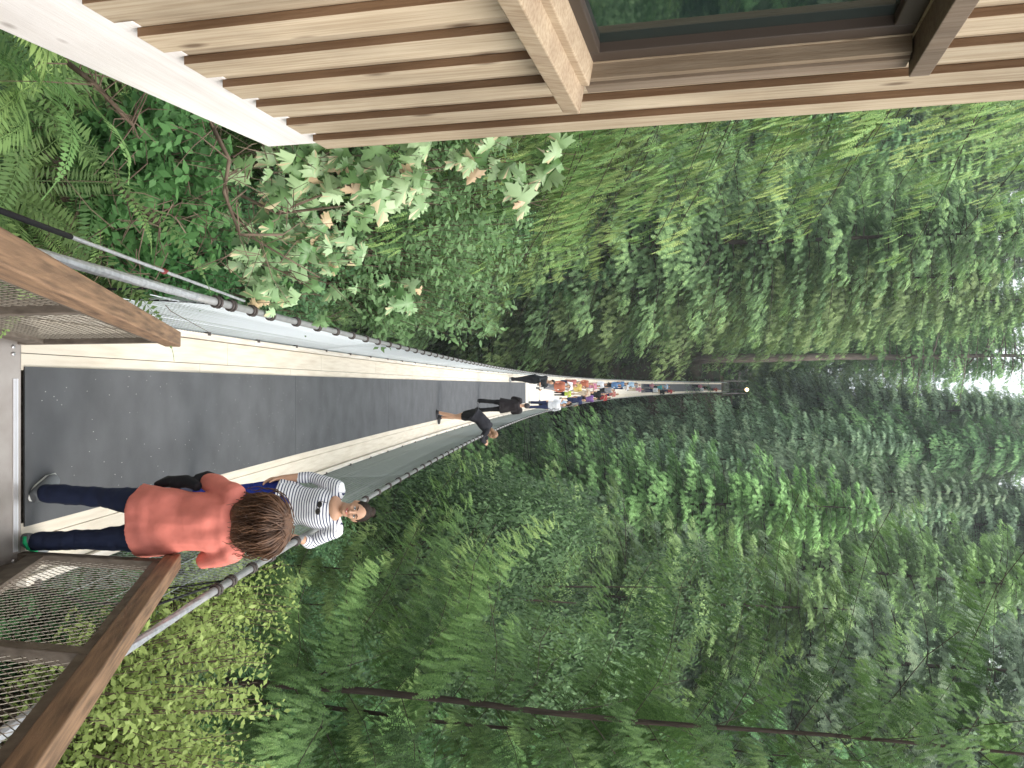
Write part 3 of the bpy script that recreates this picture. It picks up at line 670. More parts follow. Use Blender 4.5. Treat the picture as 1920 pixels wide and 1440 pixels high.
win = empty('window', (WX, wy1, wz0)); win.parent = cb; win.location = Vector((WX, wy1, wz0))-cb.location
def relw(g, name, m, bevel=0):
    o = g.obj(name, m, None, False, bevel); o.data.transform(Matrix.Translation(-Vector((WX,wy1,wz0)))); o.parent = win; return o
g = G(); g.box((WX-.085, (wy0+wy1)/2, (wz0+wz1)/2), (.01, wy1-wy0-.16, wz1-wz0-.16)); relw(g, 'glass', M['glass'])
g = G()
for (c, d) in (((WX-.07, wy1-.045, (wz0+wz1)/2),(.06,.09,wz1-wz0)),((WX-.07, wy0+.045, (wz0+wz1)/2),(.06,.09,wz1-wz0)),((WX-.07,(wy0+wy1)/2,wz0+.04),(.06,wy1-wy0-.18,.08)),((WX-.07,(wy0+wy1)/2,wz1-.04),(.06,wy1-wy0-.18,.08))): g.box(c, d)
relw(g, 'sash', M['frame'], .004)
g = G(); g.box((WX-.035, wy1+.022, (wz0+wz1)/2), (.12,.035,wz1-wz0)); relw(g, 'jamb', M['trimm'], .003)
g = G(); g.box((WX-.012, wy1+.085, (wz0+wz1)/2+.0), (.10,.085,wz1-wz0)); relw(g, 'side_trim', M['trimd'], .003)
g = G(); R = Matrix.Rotation(radians(10), 3, 'Y'); g.box((WX+.03, (wy0+wy1)/2-.02, wz0-.045), (.21, wy1-wy0+.20, .075), R); g.box((WX-.01,(wy0+wy1)/2-.02,wz0+.012),(.12,wy1-wy0+.06,.045),R); relw(g, 'sill', M['trim'], .006)
g = G(); g.box((WX+.01, (wy0+wy1)/2-.0, wz1+.045), (.14, wy1-wy0+.24, .075)); relw(g, 'head_trim', M['trimd'], .004)

# ------------------------------------------------------------------ near plants
# sword ferns
def frond(L, az, el, curl, r, npn=42, wd=.25):
    s = np.linspace(0, 1, npn); x = L*s*(1-.12*s); z = L*(math.tan(el)*s - curl*s*s)*.8
    ca, sa = cos(az), sin(az); P = np.stack([x*ca, x*sa, z], -1)
    T = nrm(np.gradient(P, axis=0)); S = np.tile([-sa, ca, 0.], (npn,1)); N = nrm(np.cross(T, S))
    B=[];D=[];Ls=[];Ns=[]
    for sg in (-1, 1):
        l = L*wd*.5*np.sin(np.clip(s*1.02+.06,0,1)*pi)**.6*(1-.55*s)
        B.append(P); D.append(nrm(S*sg + T*.28 - N*.12 + r.normal(0,.06,(npn,3)))); Ls.append(l); Ns.append(N+r.normal(0,.2,(npn,3)))
    B=np.concatenate(B);D=np.concatenate(D);Ls=np.concatenate(Ls);Ns=np.concatenate(Ns)
    q = leaves(B, D, Ns, np.maximum(Ls,.004), np.full(len(B), L/npn*.78))
    stem = leaves(P[:-1], nrm(P[1:]-P[:-1]), N[:-1], np.linalg.norm(P[1:]-P[:-1],axis=1)*1.1, np.full(npn-1,.008))
    return np.concatenate([q, stem])
def fern_mesh(seed, n=12, L=1.15):
    r = np.random.default_rng(seed); Q=[];V=[]
    for i in range(n):
        q = frond(L*r.uniform(.65,1.1), i*2.4+r.normal(0,.3), radians(r.uniform(35,70)), r.uniform(.9,1.9), r)
        Q.append(q); V.append(np.full(len(q), r.uniform(.1,.9)))
    return crown_mesh('fern', np.concatenate(Q), np.concatenate(V))
fm = [fern_mesh(200+i) for i in range(3)]
fern_spots = [((110,170),4.2,1.0,'large sword fern under the cabin beam, its fronds arching to the right'),((40,330),4.3,.9,'sword fern at the bottom left beside the thin guy cable'),((-20,60),4.0,1.0,'sword fern at the lower left corner under the cabin beam'),
  ((160,230),4.9,.95,'sword fern above the large fern on the left bank'),((110,400),5.1,.7,'small sword fern behind the thin guy cable'),((300,180),5.4,.6,'small fern in the shade under the cabin beam'),((610,560),6.6,.8,'fern hanging beside the first rings of the left cable')][:6]
for i, ((a, b), z, s, lab) in enumerate(fern_spots):
    p = P2(a, b, z); o = link('fern', fm[i%3], M['fern']); o.location = p-Vector((0,0,.25)); o.scale = (s,s,s); o.rotation_euler = (0,.15,i*1.3); tag(o, lab, 'fern')
    if not o.data.materials: o.data.materials.append(M['fern'])
# leafy shrub on the right: twigs with paired leaves
def shrub(name, center, rad, ntw, ll, m, seed, label, up=.7, cat='shrub', tw='twig'):
    r = np.random.default_rng(seed); g = G(); B=[];D=[];N=[];L=[];V=[]
    for i in range(ntw):
        th = r.uniform(0,2*pi); rr = rad*sqrt(r.uniform(0,1)); base = np.array([rr*.5*cos(th), rr*.5*sin(th), -rad*.9])
        tip = np.array([rr*cos(th), rr*sin(th), rad*r.uniform(-.5,1.)*(1-.45*(rr/rad)**2)]); mid = (base+tip)/2+np.array([0,0,rad*.25])+r.normal(0,.08*rad,3)
        P = [base*(1-t)**2+2*mid*t*(1-t)+tip*t*t for t in np.linspace(0,1,9)]
        g.tube([Vector(p) for p in P], [.009*(1-.8*k/8) for k in range(9)], 4, False)
        nl = 44; ts = r.uniform(.3,1,nl)
        for t in ts:
            p = base*(1-t)**2+2*mid*t*(1-t)+tip*t*t; d = r.normal(0,1,3); d[2] = d[2]*.5+.1
            off = r.normal(0,.034,3)
            B.append(p+off); D.append(d); N.append(np.array([0,-.3,1])+r.normal(0,.5,3)); L.append(ll*r.uniform(.6,1.3)); V.append(.25+.45*t*r.uniform(.4,1.3))
    D=nrm(np.array(D)); L=np.array(L); e = empty(name, center, label, cat)
    o = link('twigs', g.mesh('twigs', True), M[tw], e)
    o = link('foliage', crown_mesh('foliage', leaves(np.array(B), D, nrm(np.array(N)), L, L*.5), np.clip(V,0,1)), M[m], e)
    return e
shrub('leafy_shrub', P2(255,1375,5.6), .92, 330, .055, 'shrub', 301, 'bright yellow green leafy shrub behind the right handrail')
shrub('leafy_shrub', P2(420,1130,7.2), .6, 110, .045, 'shrub', 302, 'small yellow green shrub under the right cable', tw='twig')
shrub('leafy_shrub', P2(60,1180,6.0), .8, 150, .08, 'ivy', 303, 'dark green shrub seen through the wire infill of the right railing')
shrub('leafy_shrub', P2(250,1180,8.5), 1.2, 220, .07, 'broad', 304, 'green shrub between the right cable and the bare trunk')
shrub('vine_maple', P2(560,520,8.8)+Vector((-.3,0,-.3)), .9, 190, .07, 'broad', 305, 'green vine maple just below the left cable')
shrub('ivy_patch', P2(290,330,5.3), .55, 130, .085, 'ivy', 306, 'patch of dark heart shaped ivy leaves between the ferns and the maple', cat='ivy')
shrub('ivy_patch', P2(330,440,5.8), .5, 90, .07, 'ivy', 307, 'lower ivy patch behind the left cable', cat='ivy')
shrub('vine_maple', P2(780,420,11), 1.7, 330, .10, 'broad', 308, 'bushy vine maple below the hanging cedar')
shrub('vine_maple', P2(690,560,12)+Vector((-.9,0,-.6)), 1.3, 300, .08, 'broad', 309, 'vine maple hugging the left side mesh of the bridge')
# bigleaf maple sapling: palmate leaves
LOBE = [(0,0),(.10,.02),(.42,-.06),(.36,.10),(.52,.20),(.34,.26),(.40,.42),(.30,.44),(.24,.40),(.22,.62),(.30,.72),(.14,.74),(.10,.86),(0,1.0)]
LOBE = LOBE + [(-x,y) for x,y in LOBE[-2:0:-1]]
def maple(name, stems, clusters, label, seed, size=.19, spread=1):
    r = np.random.default_rng(seed); e = empty(name, stems[0][0], label, 'maple'); g = G()
    for S in stems:
        g = G(); g.tube([Vector(p)-e.location for p in S], [.012*(1-.7*i/(len(S)-1)) for i in range(len(S))], 6); link('stem', g.mesh('stem', True), M['twig'], e)
    g = G()
    V=[];F=[];var=[]
    for (c, rad, n) in clusters:
        for i in range(int(n*1.5)):
            p = np.array(c)+r.normal(0,1,3)*rad*.6
            nn = nrm(np.array([.55,-.75,.55])+r.normal(0,.42,3)); d = nrm(np.array([.25,0,-1.])+r.normal(0,.5,3)); d = nrm(d-nn*np.dot(d,nn)); sd_ = np.cross(d, nn)
            s = size*r.uniform(.5,1.15); n0 = len(V); fold = r.uniform(.25,.8)
            V.append(tuple(p+d*s*.38 - np.array(e.location)))
            for (x, y) in LOBE:
                q = p+(sd_*x+d*y - nn*(abs(x)*fold+y*y*.18))*s; V.append(tuple(q-np.array(e.location)))
            k = len(LOBE); vv = r.uniform(0,.75) if r.uniform() > .05 else 1.
            for j in range(k): F.append((n0, n0+1+j, n0+1+(j+1)%k)); var.append(vv if not (vv < .8 and LOBE[j][1] > .7 and r.uniform() < .25) else .95)
            if r.uniform() < .6: pp = Vector(p)-e.location; g.tube([pp, pp+Vector((r.normal(0,.03),.06,.10))], .0022, 3, False)
    tag(link('leaf_stalks', g.mesh('leaf_stalks', True), M['twig'], e), kind='stuff'); link('foliage', mesh_np('maple_leaves', V, F, False, var), M['maple'], e)
C = lambda x, y, z: tuple(P2(x, y, z))
maple('maple_sapling', [[C(380,330,5.6),C(520,400,5.5),C(640,350,5.4),C(900,300,5.3)],[C(380,330,5.6),C(480,450,5.4),C(600,520,5.4)],[C(520,400,5.5),C(700,380,5.5)]],
  [(C(560,320,5.3),.16,13),(C(640,330,5.4),.18,18),(C(730,330,5.3),.18,16),(C(790,320,5.2),.13,9),(C(690,370,5.5),.15,10),(C(800,360,5.4),.08,4),(C(890,300,5.2),.09,5),(C(960,330,5.2),.10,6),(C(990,380,5.2),.05,2),(C(1040,290,5.2),.07,5),(C(940,270,5.3),.09,4)],
  'maple sapling with pale big lobed leaves at the foot of the cabin corner', 401, .17)
maple('maple_sapling', [[C(360,470,6.0),C(470,500,5.8),C(600,520,5.7)],[C(470,500,5.8),C(500,440,5.7)]],
  [(C(480,490,5.7),.17,17),(C(560,470,5.7),.20,20),(C(520,540,5.7),.14,12),(C(640,500,5.8),.14,11),(C(590,430,5.7),.16,12),(C(450,410,5.8),.12,7),(C(530,390,5.7),.14,9),(C(680,480,5.9),.07,4),(C(770,550,6.2),.10,6),(C(610,600,6.4),.05,2)],
  'lower maple sapling with browning lobed leaves beside the left cable', 402, .15)
# bare fallen twigs and branches on the left bank
for i, (pts, r_, lab) in enumerate([([(395,230,5.0),(430,300,5.0),(420,360,5.1),(450,440,5.1),(530,440,5.2)], .014, 'forked bare branch left of the maple saplings'),
   ([(220,350,4.6),(260,385,4.6),(300,425,4.6)], .011, 'short broken stick between fern and ivy'), ([(130,120,4.2),(180,160,4.2),(250,235,4.3)], .014, 'bare stick lying across the ferns under the cabin')]):
    P = [P2(*p) for p in pts]; e = empty('bare_branch', P[0], lab, 'branch'); g = G(); g.tube([p-P[0] for p in P], [r_*(1-.5*k/len(P)) for k in range(len(P))], 7)
    link('limb', g.mesh('limb', True), M['twig'], e)
    g = G(); rr = random.Random(i)
    for k in range(26):
        p = P[rr.randrange(len(P))].lerp(P[rr.randrange(len(P))], rr.random())-P[0]; q = p+Vector((rr.gauss(0,.16),rr.gauss(0,.16),rr.gauss(0,.12))); m_ = (p+q)/2+Vector((rr.gauss(0,.05),0,rr.gauss(0,.04)))
        g.tube([p,m_,q], [.0045,.003,.0015], 4, False)
    link('twigs', g.mesh('twigs'), M['twig'], e)
def tangle():
    r = np.random.default_rng(95); g = G()
    for i in range(330):
        x = r.uniform(60, 560); y = r.uniform(180, 520)
        p = P2(x, y, r.uniform(4.9, 6.0)); q = p+Vector(r.normal(0,.2,3)); m_ = (p+q)/2+Vector(r.normal(0,.04,3))
        g.tube([p,m_,q], [.0035,.0028,.0015], 3, False)
    tag(link('dry_twigs', g.mesh('dry_twigs'), M['twig']), 'tangle of dry brown twigs on the left bank', 'twigs', kind='stuff')
tangle()

# ------------------------------------------------------------------ people
def fabric(name, col, rough=.8, var=.75): return mat(name, col, rough, noise=dict(scale=5, detail=5, lo=.3, hi=.65), col2=tuple(c*var for c in col), bump=(18,.35,.012))
PM = {}
def pm(col, kind='cloth'):
    k = (kind,)+tuple(col)
    if k not in PM: PM[k] = fabric('cloth_%d' % len(PM), col) if kind == 'cloth' else mat('skin_%d' % len(PM), col, .5, spec=.35, noise=dict(scale=9), col2=tuple(c*.86 for c in col))
    return PM[k]
SKIN = pm((.56,.33,.22), 'skin'); SKIN2 = pm((.50,.29,.19), 'skin')
HAIRD = mat('dark_hair', (.030,.018,.012), .6, spec=.2, noise=dict(scale=30, stretch=(1,1,.2)), col2=(.014,.009,.007), bump=(60,.5,.01))
HAIRB = mat('brown_hair', (.17,.085,.045), .5, spec=.5, noise=dict(scale=22, stretch=(1,1,.3)), col2=(.05,.024,.014), bump=(60,.5,.01))
HAIRL = mat('light_brown_hair', (.30,.17,.09), .5, spec=.5, noise=dict(scale=22), col2=(.16,.085,.045))
WHITE = mat('white_sole', (.75,.75,.72), .6); DARK = mat('dark_detail', (.015,.012,.011), .35, spec=.6); LIPS = mat('lips', (.42,.12,.10), .45); EYEW = mat('eye_white', (.7,.68,.65), .3)
def stripes():
    m = mat('striped_jersey', (.78,.78,.8), .85, bump=(18,.3,.01)); n = m.node_tree; L = n.links; b = n.nodes['Principled BSDF']
    at = n.nodes.new('ShaderNodeAttribute'); at.attribute_name = 'along'
    f = n.nodes.new('ShaderNodeMath'); f.operation = 'FRACT'; mu = n.nodes.new('ShaderNodeMath'); mu.operation = 'MULTIPLY'; mu.inputs[1].default_value = 1/.0235
    L.new(at.outputs['Fac'], mu.inputs[0]); L.new(mu.outputs[0], f.inputs[0])
    lt = n.nodes.new('ShaderNodeMath'); lt.operation = 'LESS_THAN'; lt.inputs[1].default_value = .36; L.new(f.outputs[0], lt.inputs[0])
    mx = n.nodes.new('ShaderNodeMix'); mx.data_type = 'RGBA'; mx.inputs[6].default_value = (.80,.80,.83,1); mx.inputs[7].default_value = (.035,.045,.11,1)
    L.new(lt.outputs[0], mx.inputs[0]); L.new(mx.outputs[2], b.inputs['Base Color']); return m
V3 = Vector
def joints(**k):
    J = dict(pel=(0,0,.92), wai=(0,.01,1.06), che=(0,.01,1.24), neck=(0,-.005,1.41), head=(0,.02,1.555),
      shL=(-.165,0,1.375), shR=(.165,0,1.375), elL=(-.205,-.03,1.10), elR=(.205,-.03,1.10), wrL=(-.21,.03,.86), wrR=(.21,.03,.86),
      hipL=(-.088,0,.88), hipR=(.088,0,.88), knL=(-.095,.015,.48), knR=(.095,.015,.48), anL=(-.10,-.01,.085), anR=(.10,-.01,.085), toeL=(-.115,.13,.025), toeR=(.115,.13,.025))
    J.update(k); return {a: V3(b) for a, b in J.items()}
def torso(g, J, inf=0, hem=None, hemw=0, top=True):
    sd_ = (J['shR']-J['shL']).normalized(); up = (J['neck']-J['pel']).normalized()
    pts = []; a = []; b = []
    if hem is not None:
        h = J['pel']-up*hem
        pts += [h, (h+J['pel'])/2]; a += [.178+hemw+inf, .178+hemw*.6+inf]; b += [.125+hemw+inf, .125+hemw*.6+inf]
    pts += [J['pel'], J['wai'], J['che'], J['che'].lerp(J['neck'], .62)]
    a += [.168+inf+hemw*.3, .132+inf+hemw*.6, .152+inf+hemw*.3, .145+inf]; b += [.118+inf, .098+inf+hemw*.4, .115+inf, .088+inf]
    if top: pts += [J['neck']-up*.015]; a += [.07+inf*.5]; b += [.062+inf*.5]
    # smooth resample
    P=[];A=[];B=[]
    for i in range(len(pts)-1):
        for k in range(4):
            t = k/4; tt = t*t*(3-2*t); P.append(pts[i].lerp(pts[i+1], t)); A.append(a[i]+(a[i+1]-a[i])*tt); B.append(b[i]+(b[i+1]-b[i])*tt)
    P.append(pts[-1]); A.append(a[-1]); B.append(b[-1]); g.tube(P, A, 24, True, B, sd_)
def limb(g, pts, rs, n=14):
    P=[];R=[]
    for i in range(len(pts)-1):
        for k in range(5): t = k/5; P.append(pts[i].lerp(pts[i+1], t)); R.append(rs[i]+(rs[i+1]-rs[i])*t)
    P.append(pts[-1]); R.append(rs[-1])
    Q = [P[0]]+[(P[i-1]+P[i]*2+P[i+1])/4 for i in range(1,len(P)-1)]+[P[-1]]
    g.tube(Q, R, n); g.ell(P[0], (rs[0],)*3, None, 10, 7); g.ell(P[-1], (rs[-1],)*3, None, 10, 7)
def arm(g, J, s, inf=0, upto=1.0):
    sh, el, wr = J['sh'+s], J['el'+s], J['wr'+s]
    pts = [J['che'].lerp(sh, .55)+V3((0,0,.02)), sh, sh.lerp(el,.5), el]; rs = [.05,.05,.043,.037]
    if upto > .5: u = (upto-.5)*2; e = el.lerp(wr, u); pts += [el.lerp(e,.4), e]; rs += [.037, .037-.013*u]
    else: pts[-1] = sh.lerp(el, upto*2); pts[-2] = sh.lerp(el, upto); rs[-1] = .04
    limb(g, pts, [r+inf for r in rs])
def leg(g, J, s, inf=0, upto=1.0, flare=0):
    h, k, a = J['hip'+s], J['kn'+s], J['an'+s]
    pts = [h+V3((0,0,.03)), h.lerp(k,.35), k, k.lerp(a,.35)+ (J['pel']-J['toeL']).normalized()*.0, a]; rs = [.088,.082,.055,.053,.034+flare]
    if upto < 1: pts = [h+V3((0,0,.03)), h.lerp(k, upto)]; rs = [.09,.085]
    limb(g, pts, [r+inf for r in rs])
def foot(g, J, s, inf=0):
    a, t = J['an'+s], J['toe'+s]; f = t-a; f.z = 0; f = f.normalized() if f.length > .01 else V3((0,1,0)); sd_ = V3((f.y,-f.x,0))
    z = a.z-.05
    P = [V3((a.x,a.y,z))-f*.055, V3((a.x,a.y,z+.005))-f*.02, V3((a.x,a.y,z))+f*.06, V3((a.x,a.y,z-.012))+f*.13, V3((a.x,a.y,z-.018))+f*.175]
    g.tube(P, [.026+inf,.036+inf,.042+inf,.044+inf,.024+inf], 12, True, [.026+inf,.034+inf,.03+inf,.02+inf,.012+inf], sd_)
    g.tube([a+V3((0,0,.03)), V3((a.x,a.y,z))], [.033+inf,.034+inf], 10)
def hand(g, J, s, curl=.5, toward=None, side=None, fine=True):
    wr, el = J['wr'+s], J['el'+s]; d = (toward if toward is not None else (wr-el)).normalized()
    n = (side or V3((1 if s == 'R' else -1,0,0))); n = (n-d*n.dot(d)).normalized(); c = n.cross(d)*(1 if s == 'R' else -1)   # c: across palm towards thumb ; n: back of hand
    g.tube([wr-d*.02, wr+d*.02, wr+d*.055, wr+d*.085], [.024,.033,.040,.038], 12, True, [.02,.017,.017,.014], c)
    if not fine: g.ell(wr+d*.10-n*.015, (.035,.035,.035)); return
    for i, (o, L) in enumerate(((.029,.072),(.010,.08),(-.010,.075),(-.028,.058))):
        p = wr+d*.08+c*o; a = curl*(1+.08*i); q = p+(d*cos(a)-n*sin(a))*L*.48; r = q+(d*cos(a*2.1)-n*sin(a*2.1))*L*.30; t = r+(d*cos(a*2.9)-n*sin(a*2.9))*L*.26
        g.tube([p-d*.01, p, q, r, t], [.0095,.0095,.0088,.008,.006], 8)
    p = wr+d*.025+c*.028; q = p+(d*.6+c*.75-n*.3).normalized()*.035; t = q+(d*.9+c*.2-n*.45).normalized()*.032
    g.tube([p,q,t], [.013,.0105,.008], 8)
def headg(g, J, R, k=1):
    c = J['head']; g.ell(c+R@V3((0,-.005,.018))*k, (.074*k,.094*k,.10*k), R, 20, 14); g.ell(c+R@V3((0,.028,-.055))*k, (.052*k,.058*k,.06*k), R, 16, 10)
    g.tube([c+R@V3((0,-.02,-.03)), J['neck'].lerp(c,.3), J['neck']-V3((0,0,.03))], [.052,.050,.062], 14)
    g.tube([c+R@V3((0,.078,.025)), c+R@V3((0,.098,.0)), c+R@V3((0,.112,-.018)), c+R@V3((0,.088,-.03))], [.008,.011,.0155,.010], 8)
    g.ell(c+R@V3((.03,.064,-.018)), (.026,.022,.024), R, 10, 7); g.ell(c+R@V3((-.03,.064,-.018)), (.026,.022,.024), R, 10, 7)
    g.ell(c+R@V3((0,.078,-.075)), (.02,.018,.017), R, 10, 7)
    for s in (-1,1): g.ell(c+R@V3((s*.076,-.002,.005)), (.010,.02,.032), R, 8, 6)
def HR(yaw=0, pitch=0, roll=0): return Matrix.Rotation(radians(yaw),3,'Z') @ Matrix.Rotation(radians(pitch),3,'X') @ Matrix.Rotation(radians(roll),3,'Y')
def person(label, loc, rot, J, head=HR(), scale=1.0, group=None, skin=SKIN, vox=.009, hands=None, shirt=None, sleeve=1.0, hem=.05, hemw=0, sinf=.013, pants=None, pinf=.012, plen=1.0, flare=.02, shoes=None, hair=None, hairshape='short', handfine=True, fold=.012):
    e = empty('person', loc, label, 'person', group); e.rotation_euler = (0,0,radians(rot)); e.scale = (scale,)*3
    g = G(); torso(g, J); headg(g, J, head)
    for s in 'LR':
        arm(g, J, s); leg(g, J, s); foot(g, J, s)
        h = (hands or {}).get(s, {}); hand(g, J, s, fine=handfine, **h)
    remesh('body', g, skin, e, vox, 2)
    if shirt:
        g = G(); torso(g, J, sinf, hem, hemw)
        for s in 'LR': arm(g, J, s, sinf, sleeve)
        o = remesh('shirt', g, shirt, e, vox, 3, (8,7,2.6,fold) if vox < .02 else None)
        if shirt.name == 'striped_jersey':
            me = o.data; co = np.empty(len(me.vertices)*3, np.float32); me.vertices.foreach_get('co', co); co = co.reshape(-1,3); al = co[:,2].copy(); best = np.full(len(co), 9.)
            for s in 'LR':
                for a, b in (('sh','el'),('el','wr')):
                    p, q = np.array(J[a+s]), np.array(J[b+s]); d = q-p; L = np.linalg.norm(d); d = d/L; t = np.clip((co-p)@d, 0, L); dist = np.linalg.norm(co-(p+t[:,None]*d), axis=1)
                    m = (dist < .068)&(dist < best)&((t > .09)|(a == 'el'))&(np.abs(co[:,0]) > .155); best[m] = dist[m]; al[m] = (t+(np.linalg.norm(np.array(J['el'+s])-np.array(J['sh'+s])) if a == 'el' else 0))[m]+.007
            al[(co[:,2] > J['shL'].z+.020)&(np.abs(co[:,0]) > .13)] = .0235*.7
            at = me.attributes.new('along', 'FLOAT', 'POINT'); at.data.foreach_set('value', al)
    if pants:
        g = G(); sd_ = (J['hipR']-J['hipL']).normalized(); g.tube([J['pel']-V3((0,0,.10)), J['pel']-V3((0,0,.05)), J['pel'], J['pel'].lerp(J['wai'],.6)], [.14+pinf,.165+pinf,.17+pinf,.145+pinf], 20, True, [.1+pinf,.115+pinf,.12+pinf,.10+pinf], sd_)
        for s in 'LR': leg(g, J, s, pinf, plen, flare)
        remesh('trousers' if plen == 1 else 'shorts', g, pants, e, vox, 3, (6,6,12,.007) if vox < .02 else None)
    if shoes:
        for s in 'LR':
            g = G(); foot(g, J, s, .012); o = remesh('shoe', g, shoes, e, min(vox,.012), 1)
            a, t = J['an'+s], J['toe'+s]; f = t-a; f.z = 0; f = f.normalized(); 
            g = G(); z = a.z-.05-.036; g.tube([V3((a.x,a.y,z))-f*.07, V3((a.x,a.y,z))+f*.02, V3((a.x,a.y,z))+f*.12, V3((a.x,a.y,z))+f*.195], [.036,.044,.053,.03], 12, True, [.012,.012,.011,.010], V3((f.y,-f.x,0))); g.obj('sole', WHITE, o, True)
    if hair:
        g = G(); c = J['head']
        g.ell(c+head@V3((0,-.022,.034)), (.084,.096,.098), head, 20, 14)
        if hairshape == 'long': g.tube([c+head@V3((0,-.05,.0)), c+head@V3((0,-.08,-.10)), c+head@V3((0,-.085,-.24))], [.085,.085,.05], 14, True, [.06,.05,.03])
        if hairshape == 'bun': g.ell(c+head@V3((0,-.09,.115)), (.042,.042,.035), head)
        remesh('hair', g, hair, e, vox, 1)
    return e
def dpos(x, d, up=0): return V3((x, 4.1+d, dz(d)+up+.012))

# the woman in the coral blouse, seen from behind, taking a picture
J = joints(hipL=(-.09,0,.88), hipR=(.09,0,.88), anL=(-.135,.0,.085), anR=(.15,-.06,.085), toeL=(-.20,.13,.02), toeR=(.20,.08,.02), knL=(-.12,.02,.48), knR=(.125,-.02,.48),
   elL=(-.225,.10,1.13), wrL=(-.13,.30,1.20), elR=(.245,.09,1.12), wrR=(.08,.33,1.22), head=(0,.05,1.55), neck=(0,0,1.41))
ow = person('woman in coral blouse and navy jeans seen from behind at the bridge start', dpos(.765,.10), -3, J, HR(-4,-10), .955, shirt=pm((.76,.235,.185)), sleeve=.62, hem=.16, hemw=.022, sinf=.018, fold=.020,
   pants=pm((.018,.026,.065)), pinf=.006, flare=.018, shoes=mat('grey_trainer', (.16,.17,.18), .6), hair=HAIRB, vox=.008, hands={'L':dict(curl=.8,toward=V3((.5,.5,.3))),'R':dict(curl=.8,toward=V3((-.4,.5,.3)))})
# her thick wavy shoulder length hair
g = G(); c = J['head']; rr = random.Random(8)
g.ell(c+V3((0,-.035,.02)), (.105,.105,.12)); g.ell(c+V3((0,-.05,-.07)), (.135,.095,.12)); g.ell(c+V3((-.05,-.045,-.12)), (.095,.085,.08)); g.ell(c+V3((.05,-.045,-.12)), (.095,.085,.08))
hb = remesh('wavy_hair', g, HAIRB, ow, .009, 1)
S = G()
for i in range(760):
    th = rr.uniform(-pi*.15, pi*1.15); pt = rr.uniform(.1, 1); top = c+V3((rr.gauss(0,.02), -.01+rr.gauss(0,.02), .145))
    ex = V3((cos(th)*rr.uniform(.11,.16), -sin(th)*rr.uniform(.08,.14)-.01, 0)); P=[]; L = rr.uniform(.20,.30)+.02*abs(cos(th)); ph = rr.uniform(0,6); am = rr.uniform(.005,.015)
    for k in range(12):
        t = k/11; rad = sin(min(t*2.0,1)*pi/2)**.8
        P.append(top+ex*rad+V3((0,0,-L*t**1.25-.0*t))+V3((cos(ph+t*16),sin(ph+t*14),0))*am*t)
    S.tube(P, [.0035]*8+[.003,.0026,.002,.0012], 4, False)
S.obj('hair_strands', HAIRB, ow, True)
g = G()       # dark jacket carried over her left arm, and a shoulder strap
for k in range(5): g.tube([V3((-.20-.01*k,.02+.02*k,1.12-.03*k)), V3((-.235+.006*k,.05,1.02-.02*k)), V3((-.225,.07+.015*k,.90-.015*k)), V3((-.20,.06,.80))], [.03,.035,.033,.02], 10)
g.tube([V3((-.235,.13,1.17)), V3((-.255,.10,1.12)), V3((-.25,.07,1.06))], [.035,.04,.02], 10)
o = remesh('folded_jacket', g, pm((.014,.014,.018)), ow, .009, 2)
# pale shine strips on the trainers and the green band by her right foot
g = G(); g.tube([(.115,-.115,.05),(.15,-.125,.06),(.19,-.10,.065),(.215,-.03,.06)], [.012]*4, 6, True, [.005]*4); g.obj('green_band', mat('green_band', (.01,.42,.16), .6), ow, True)

# the smiling woman in the striped jersey, one hand on the cable
J = joints(shL=(-.17,.01,1.37), shR=(.17,.01,1.37), elR=(.245,-.03,1.10), wrR=(.225,.05,.865), elL=(-.275,.02,1.16), wrL=(-.235,.20,1.105), head=(-.015,.035,1.53), neck=(0,0,1.40), pel=(.03,0,.92), che=(-.01,.01,1.24), wai=(.01,.01,1.06), hipL=(-.06,0,.88), hipR=(.12,0,.88))
HD = HR(4,12,-6)
SW = dpos(.985, 2.17)
wrist_target = None
sw = person('smiling woman in a navy and white striped top with one hand on the cable', SW, 172, J, HD, .99, shirt=stripes(), sleeve=.66, hem=.05, hemw=.008, sinf=.012, pants=pm((.012,.03,.24)), shoes=mat('navy_shoe', (.03,.03,.05), .6), hair=HAIRD, hairshape='bun', skin=SKIN2, vox=.0075,
   hands={'R':dict(curl=.35, toward=V3((-.12,.15,-1)), side=V3((1,.1,0))), 'L':dict(curl=.9, toward=V3((-.35,.9,-.12)), side=V3((0,.1,1)))})
c = J['head']; eh = lambda n, g_, m_: g_.obj(n, m_, sw, True)
for s in (-1, 1):
    g = G(); g.ell(c+HD@V3((s*.031,.083,.012)), (.0135,.006,.0075), HD, 12, 8); eh('eye', g, EYEW)
    g = G(); g.ell(c+HD@V3((s*.031,.0875,.012)), (.0062,.003,.0065), HD, 10, 6); eh('iris', g, DARK)
    g = G(); g.tube([c+HD@V3((s*.015,.088,.033)), c+HD@V3((s*.032,.088,.040)), c+HD@V3((s*.050,.078,.034))], [.0035,.0042,.002], 6); eh('eyebrow', g, HAIRD)
    g = G(); g.tube([c+HD@V3((s*.017,.088,.020)), c+HD@V3((s*.032,.090,.0225)), c+HD@V3((s*.047,.080,.017))], [.0022,.0026,.0015], 6); eh('eyelash', g, DARK)
g = G(); g.tube([c+HD@V3((-.028,.083,-.040)), c+HD@V3((-.014,.094,-.048)), c+HD@V3((0,.098,-.051)), c+HD@V3((.014,.094,-.048)), c+HD@V3((.028,.083,-.040))], [.002,.006,.0072,.006,.002], 8); eh('lips', g, LIPS)
g = G(); g.tube([c+HD@V3((-.018,.092,-.044)), c+HD@V3((0,.1025,-.0485)), c+HD@V3((.018,.092,-.044))], [.001,.0034,.001], 6); eh('teeth', g, EYEW)
g = G(); R0 = HR(10,0,0); y0 = .145       # sunglasses hung on the neckline
